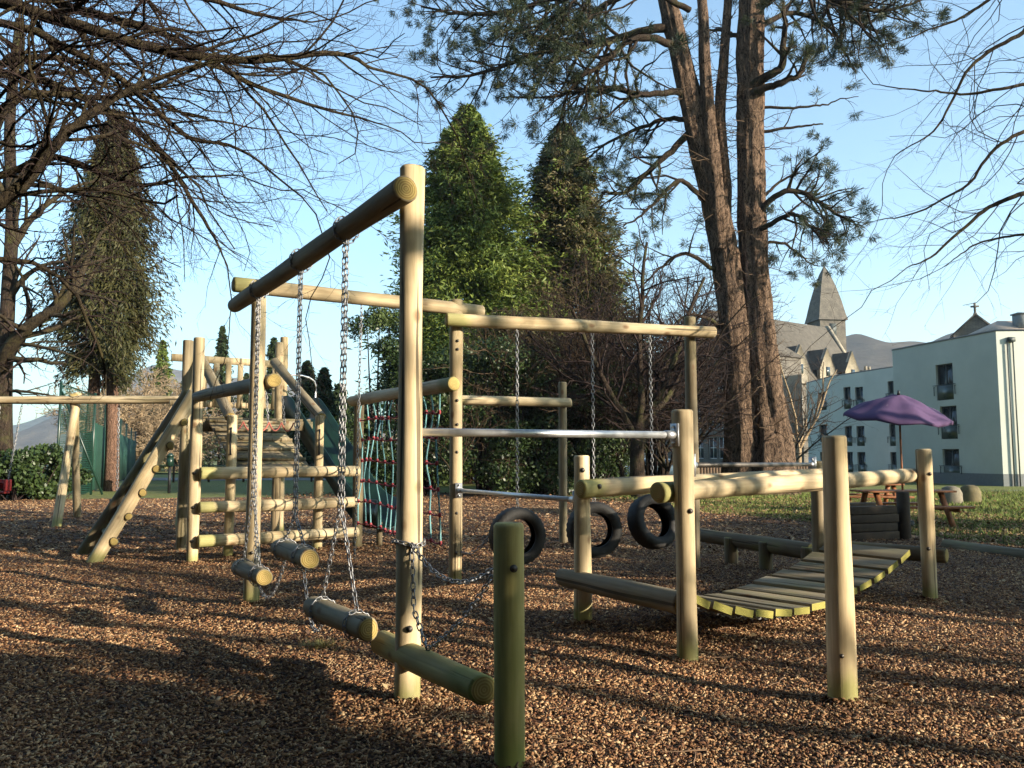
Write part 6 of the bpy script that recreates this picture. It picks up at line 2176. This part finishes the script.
pine('huge straight reddish pine trunk on the right of the pair', b2_,
     [([b2_ + V(0, 0, -0.2), P_(771, 440), P_(764, 380), P_(756, 290), P_(751, 200), P_(750, 100), P_(752, 0), P_(755, -120)], [0.88, 0.78, 0.66, 0.56, 0.52, 0.53, 0.5, 0.36], 4)],
     [([P_(752, 85, -.4), P_(778, 70, -1), P_(783, 40, -1), P_(781, 5, -1)], 0.2, 0.07, 0.9),
      ([P_(752, 95, -.4), P_(785, 82, -1), P_(800, 72, -1), P_(812, 50, -1)], 0.17, 0.05, 0.9),
      ([P_(752, 108, 0), P_(800, 108, -.5), P_(830, 102, -.5), P_(858, 95, -.5)], 0.07, 0.015, 0.25),
      ([P_(752, 132, 0), P_(790, 129, -.5), P_(822, 129, -.5)], 0.08, 0.03, 0.15),
      ([P_(752, 215, 0), P_(790, 190, -1), P_(815, 195, -1), P_(838, 210, -1), P_(858, 218, -1)], 0.14, 0.04, 2.2),
      ([P_(752, 235, 0), P_(790, 215, -1.5), P_(815, 228, -1.5), P_(835, 240, -1.5)], 0.12, 0.03, 1.8),
      ([P_(752, 250, 0), P_(780, 240, 1), P_(805, 255, 1), P_(820, 262, 1)], 0.08, 0.02, 0.8),
      ([P_(752, 10), P_(800, -10, -1), P_(850, 0, -1), P_(890, 5, -1), P_(930, -10, -1)], 0.18, 0.04, 1.4),
      ([P_(752, -20), P_(810, -30, 1), P_(850, 15, 1), P_(890, 30, 1)], 0.16, 0.04, 1.5),
      ([P_(752, 30, 1), P_(790, 15, 2), P_(830, 30, 2), P_(850, 70, 2)], 0.14, 0.04, 1.3),
      ([P_(742, 40, 1), P_(725, 30, 2), P_(700, 20, 3)], 0.12, 0.03, 1.0),
      ([P_(752, 205, 1), P_(785, 180, 1.5), P_(800, 172, 1.5)], 0.08, 0.03, 0.8)], 202, 0.56, 'pair of huge pines')

# --- hills
def hill(name, pts, Y, col, depth, seed, hz=None):
    """ridge through screen columns at distance Y; slopes down towards and away from the viewer"""
    g = np.random.default_rng(seed)
    xs = np.array([at(p[0], p[1], Y).x for p in pts]); zs = np.array([at(p[0], p[1], Y).z for p in pts])
    X = np.linspace(xs[0], xs[-1], 160)
    Zr = np.interp(X, xs, zs) + np.cumsum(g.normal(0, 1, 160)) * 0.0006 * Y * 0.3
    rows = np.linspace(-1, 1, 40)
    vs = []
    for i, rr in enumerate(rows):
        f = (1 - abs(rr)) ** 1.1
        nn = 0.05 * np.sin(X / Y * 37 + rr * 9 + seed) * (1 - abs(rr)) * (abs(rr) > 0.02) + 0.02 * np.sin(X / Y * 95 + rr * 23)* (abs(rr) > 0.02)
        z = (Zr + 40) * (f + nn * 0.6) - 40
        vs.append(np.stack([X, np.full_like(X, Y + rr * depth), z], 1))
    n = 160
    i, k = np.meshgrid(np.arange(len(rows) - 1), np.arange(n - 1), indexing='ij')
    f = np.stack([i * n + k, i * n + k + 1, (i + 1) * n + k + 1, (i + 1) * n + k], -1).reshape(-1, 4)
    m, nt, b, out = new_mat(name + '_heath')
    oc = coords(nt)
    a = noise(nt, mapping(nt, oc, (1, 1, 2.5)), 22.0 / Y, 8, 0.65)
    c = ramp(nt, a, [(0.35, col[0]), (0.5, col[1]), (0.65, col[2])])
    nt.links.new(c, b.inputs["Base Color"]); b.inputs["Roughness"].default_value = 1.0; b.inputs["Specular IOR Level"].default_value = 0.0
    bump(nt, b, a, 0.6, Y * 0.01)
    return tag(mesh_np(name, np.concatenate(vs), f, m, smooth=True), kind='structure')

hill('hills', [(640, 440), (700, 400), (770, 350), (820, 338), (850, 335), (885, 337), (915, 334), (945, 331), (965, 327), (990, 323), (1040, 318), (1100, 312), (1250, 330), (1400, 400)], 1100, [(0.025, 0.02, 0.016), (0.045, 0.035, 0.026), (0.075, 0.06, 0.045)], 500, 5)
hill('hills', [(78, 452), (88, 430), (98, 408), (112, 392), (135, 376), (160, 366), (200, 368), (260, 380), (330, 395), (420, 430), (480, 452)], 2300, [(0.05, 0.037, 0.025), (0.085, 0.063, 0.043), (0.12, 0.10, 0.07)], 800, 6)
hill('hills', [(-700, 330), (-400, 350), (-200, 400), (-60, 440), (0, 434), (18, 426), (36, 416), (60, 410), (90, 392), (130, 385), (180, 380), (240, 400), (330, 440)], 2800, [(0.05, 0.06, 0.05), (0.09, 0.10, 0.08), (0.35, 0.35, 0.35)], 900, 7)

# ================================================================== TREES THAT SHADE THE PLAYGROUND (beside and behind the viewer)
q = sunpos(1.0, -10.5)
conifer('yew_tree', 'dense dark yew standing to the right behind the viewer', 'tree', (q.x, q.y, 0), 11.5, 3.05, lambda t: 0.92 * min(1, (1 - t) * 2.2) ** 0.6 * (0.75 + 0.25 * min(1, t / 0.3)), 301, DK, 0.4, 900, 22, (0.42, 0.24), lob=0.35, droop=0.1)
# unseen firs added behind the viewer to hold back the low sky light
for i, (x, y, H) in enumerate([(-13, -6, 13), (-9, -11, 15), (-4, -13, 14), (1, -15, 16), (-15, 1, 12), (-17, 7, 13), (6, -16, 15), (-6, -19, 17), (11, -20, 16)]):
    conifer('sky_block_fir', ['broad dark fir', 'tall dark fir', 'bushy dark fir', 'big dark fir', 'short dark fir', 'wide dark fir', 'old dark fir', 'very tall dark fir', 'ragged dark fir'][i] + ' added unseen behind the viewer to block the low sky', 'tree', (x, y, 0), H, 4.2, bell, 320 + i, DK, 0.3, 420, 14, (0.9, 0.45), droop=0.2, group='firs added out of view to block sky light')
conifer('sky_block_cedar', 'huge cedar canopy added unseen above and behind the viewer to block the sky', 'tree', (-1.0, -4.0, 0), 17.0, 11.0, lambda t: 1.0 if t < 0.8 else 0.75, 340, DK, 0.6, 1000, 18, (0.75, 0.5), low=0.60, droop=-0.03)  # out-of-view canopy added to dim the sky light from overhead
EV = [(10.9, -17, 7.6, 2.1), (13.9, -18, 8.6, 2.2), (17.3, -19, 9.0, 2.3), (20.6, -18, 8.4, 2.1)]
EL = ['round dark laurel nearest the playground in the row to the right', 'second dark laurel of the row to the right', 'third and tallest dark laurel of the row to the right', 'last dark laurel of the row, towards the pale building']
for i, ((w, a, H, hw_), lab) in enumerate(zip(EV, EL)):
    q = sunpos(w, a)
    bush('laurel_tree', lab, 'tree', (q.x, q.y, 0), hw_, hw_, H, 9000, 310 + i, HOL, (0.32, 0.22), lobes=30, group='laurels beside the playground', zlow=0.05)
BT = [(4.75, -16, 14, 0.11, 81), (6.95, -15, 14, 0.12, 82), (8.5, -15, 14, 0.14, 83), (6.2, -12, 9, 0.10, 61), (9.1, -9.5, 9, 0.16, 62), (7.1, -22, 14, 0.15, 63), (12.3, -8, 10, 0.15, 64), (19.0, -10, 10, 0.18, 66), (26, -8, 13, 0.3, 67), (11.2, -26, 18, 0.2, 72), (12.7, -27, 18, 0.22, 73), (14.5, -25, 17, 0.2, 74), (15.5, -9, 11, 0.12, 75)]
BL = ['thin straight bare tree nearest behind the viewer', 'thin straight bare tree in the middle of its three companions', 'thin straight bare tree nearest the laurels', 'slim bare tree by the nearest laurel', 'bare tree level with the plank bridge', 'tall bare tree at the back of the laurel row', 'bare tree close beside the plank bridge end', 'bare tree at the grass edge beyond the parasol', 'stout bare tree towards the pale building', 'second slender tall bare tree behind the laurels', 'thickest tall bare tree behind the laurels', 'last tall bare tree behind the laurels', 'young bare tree in front of the laurels', 'spare']
PSH = dict(PT); PSH['den'] = [0.9, 1.0, 0.8, 0]; PSH['minr'] = 0.006
for i, (w, a, H, r_, sd) in enumerate(BT):
    q = sunpos(w, a)
    bare_tree('bare_tree', BL[i], (q.x, q.y, 0), H, 400 + sd, PSH, r_, 'bark_dark', 'twig', 4, 0.5, 'bare trees beside the playground', fork=0.55 if i < 3 else 0.35)

# ================================================================== AIR
mb = MB(); mb.box((0, 0, 259), (7400, 7400, 524))
m = bpy.data.materials.new('haze'); m.use_nodes = True
m.node_tree.nodes.clear()
o_ = m.node_tree.nodes.new("ShaderNodeOutputMaterial"); pv = m.node_tree.nodes.new("ShaderNodeVolumePrincipled")
pv.inputs["Color"].default_value = (0.72, 0.85, 1.0, 1); pv.inputs["Density"].default_value = 0.00019; pv.inputs["Anisotropy"].default_value = 0.2
m.node_tree.links.new(pv.outputs[0], o_.inputs["Volume"])
tag(mb.build('haze', m), kind='stuff')
SC.cycles.volume_bounces = 0

# ================================================================== LIGHT
w = bpy.data.worlds.new("World"); SC.world = w
w.use_nodes = True
nt = w.node_tree
bg = nt.nodes["Background"]
sky = nt.nodes.new("ShaderNodeTexSky")
sky.sky_type = 'NISHITA'
sky.sun_disc = False
sky.sun_elevation = SUN_EL
sky.sun_rotation = SUN_AZ
sky.altitude = 50
sky.air_density = 1.0
sky.dust_density = 1.3
sky.ozone_density = 0.6
nt.links.new(mixc(nt, 1.0, sky.outputs[0], (0.72, 0.98, 1.10), 'MULTIPLY'), bg.inputs[0])
bg.inputs[1].default_value = 0.092
sd_ = bpy.data.lights.new("sun", 'SUN')
sd_.energy = 5.0
sd_.angle = R(0.55)
sd_.color = (1.0, 0.87, 0.69)
so = bpy.data.objects.new("sun", sd_); COL.objects.link(so)
sv = V(SUN_H.x * math.cos(SUN_EL), SUN_H.y * math.cos(SUN_EL), math.sin(SUN_EL))
so.rotation_mode = 'QUATERNION'
so.rotation_quaternion = sv.to_track_quat('Z', 'Y')
so.location = (20, -10, 20)
SC.view_settings.view_transform = 'Standard'
SC.view_settings.look = 'None'
SC.view_settings.gamma = 1.0
SC.view_settings.exposure = 1.85
SC.cycles.max_bounces = 6
SC.cycles.diffuse_bounces = 3
SC.cycles.glossy_bounces = 2
SC.cycles.transparent_max_bounces = 12
SC.cycles.transmission_bounces = 2
SC.cycles.use_denoising = True
SC.cycles.caustics_reflective = False
SC.cycles.caustics_refractive = False
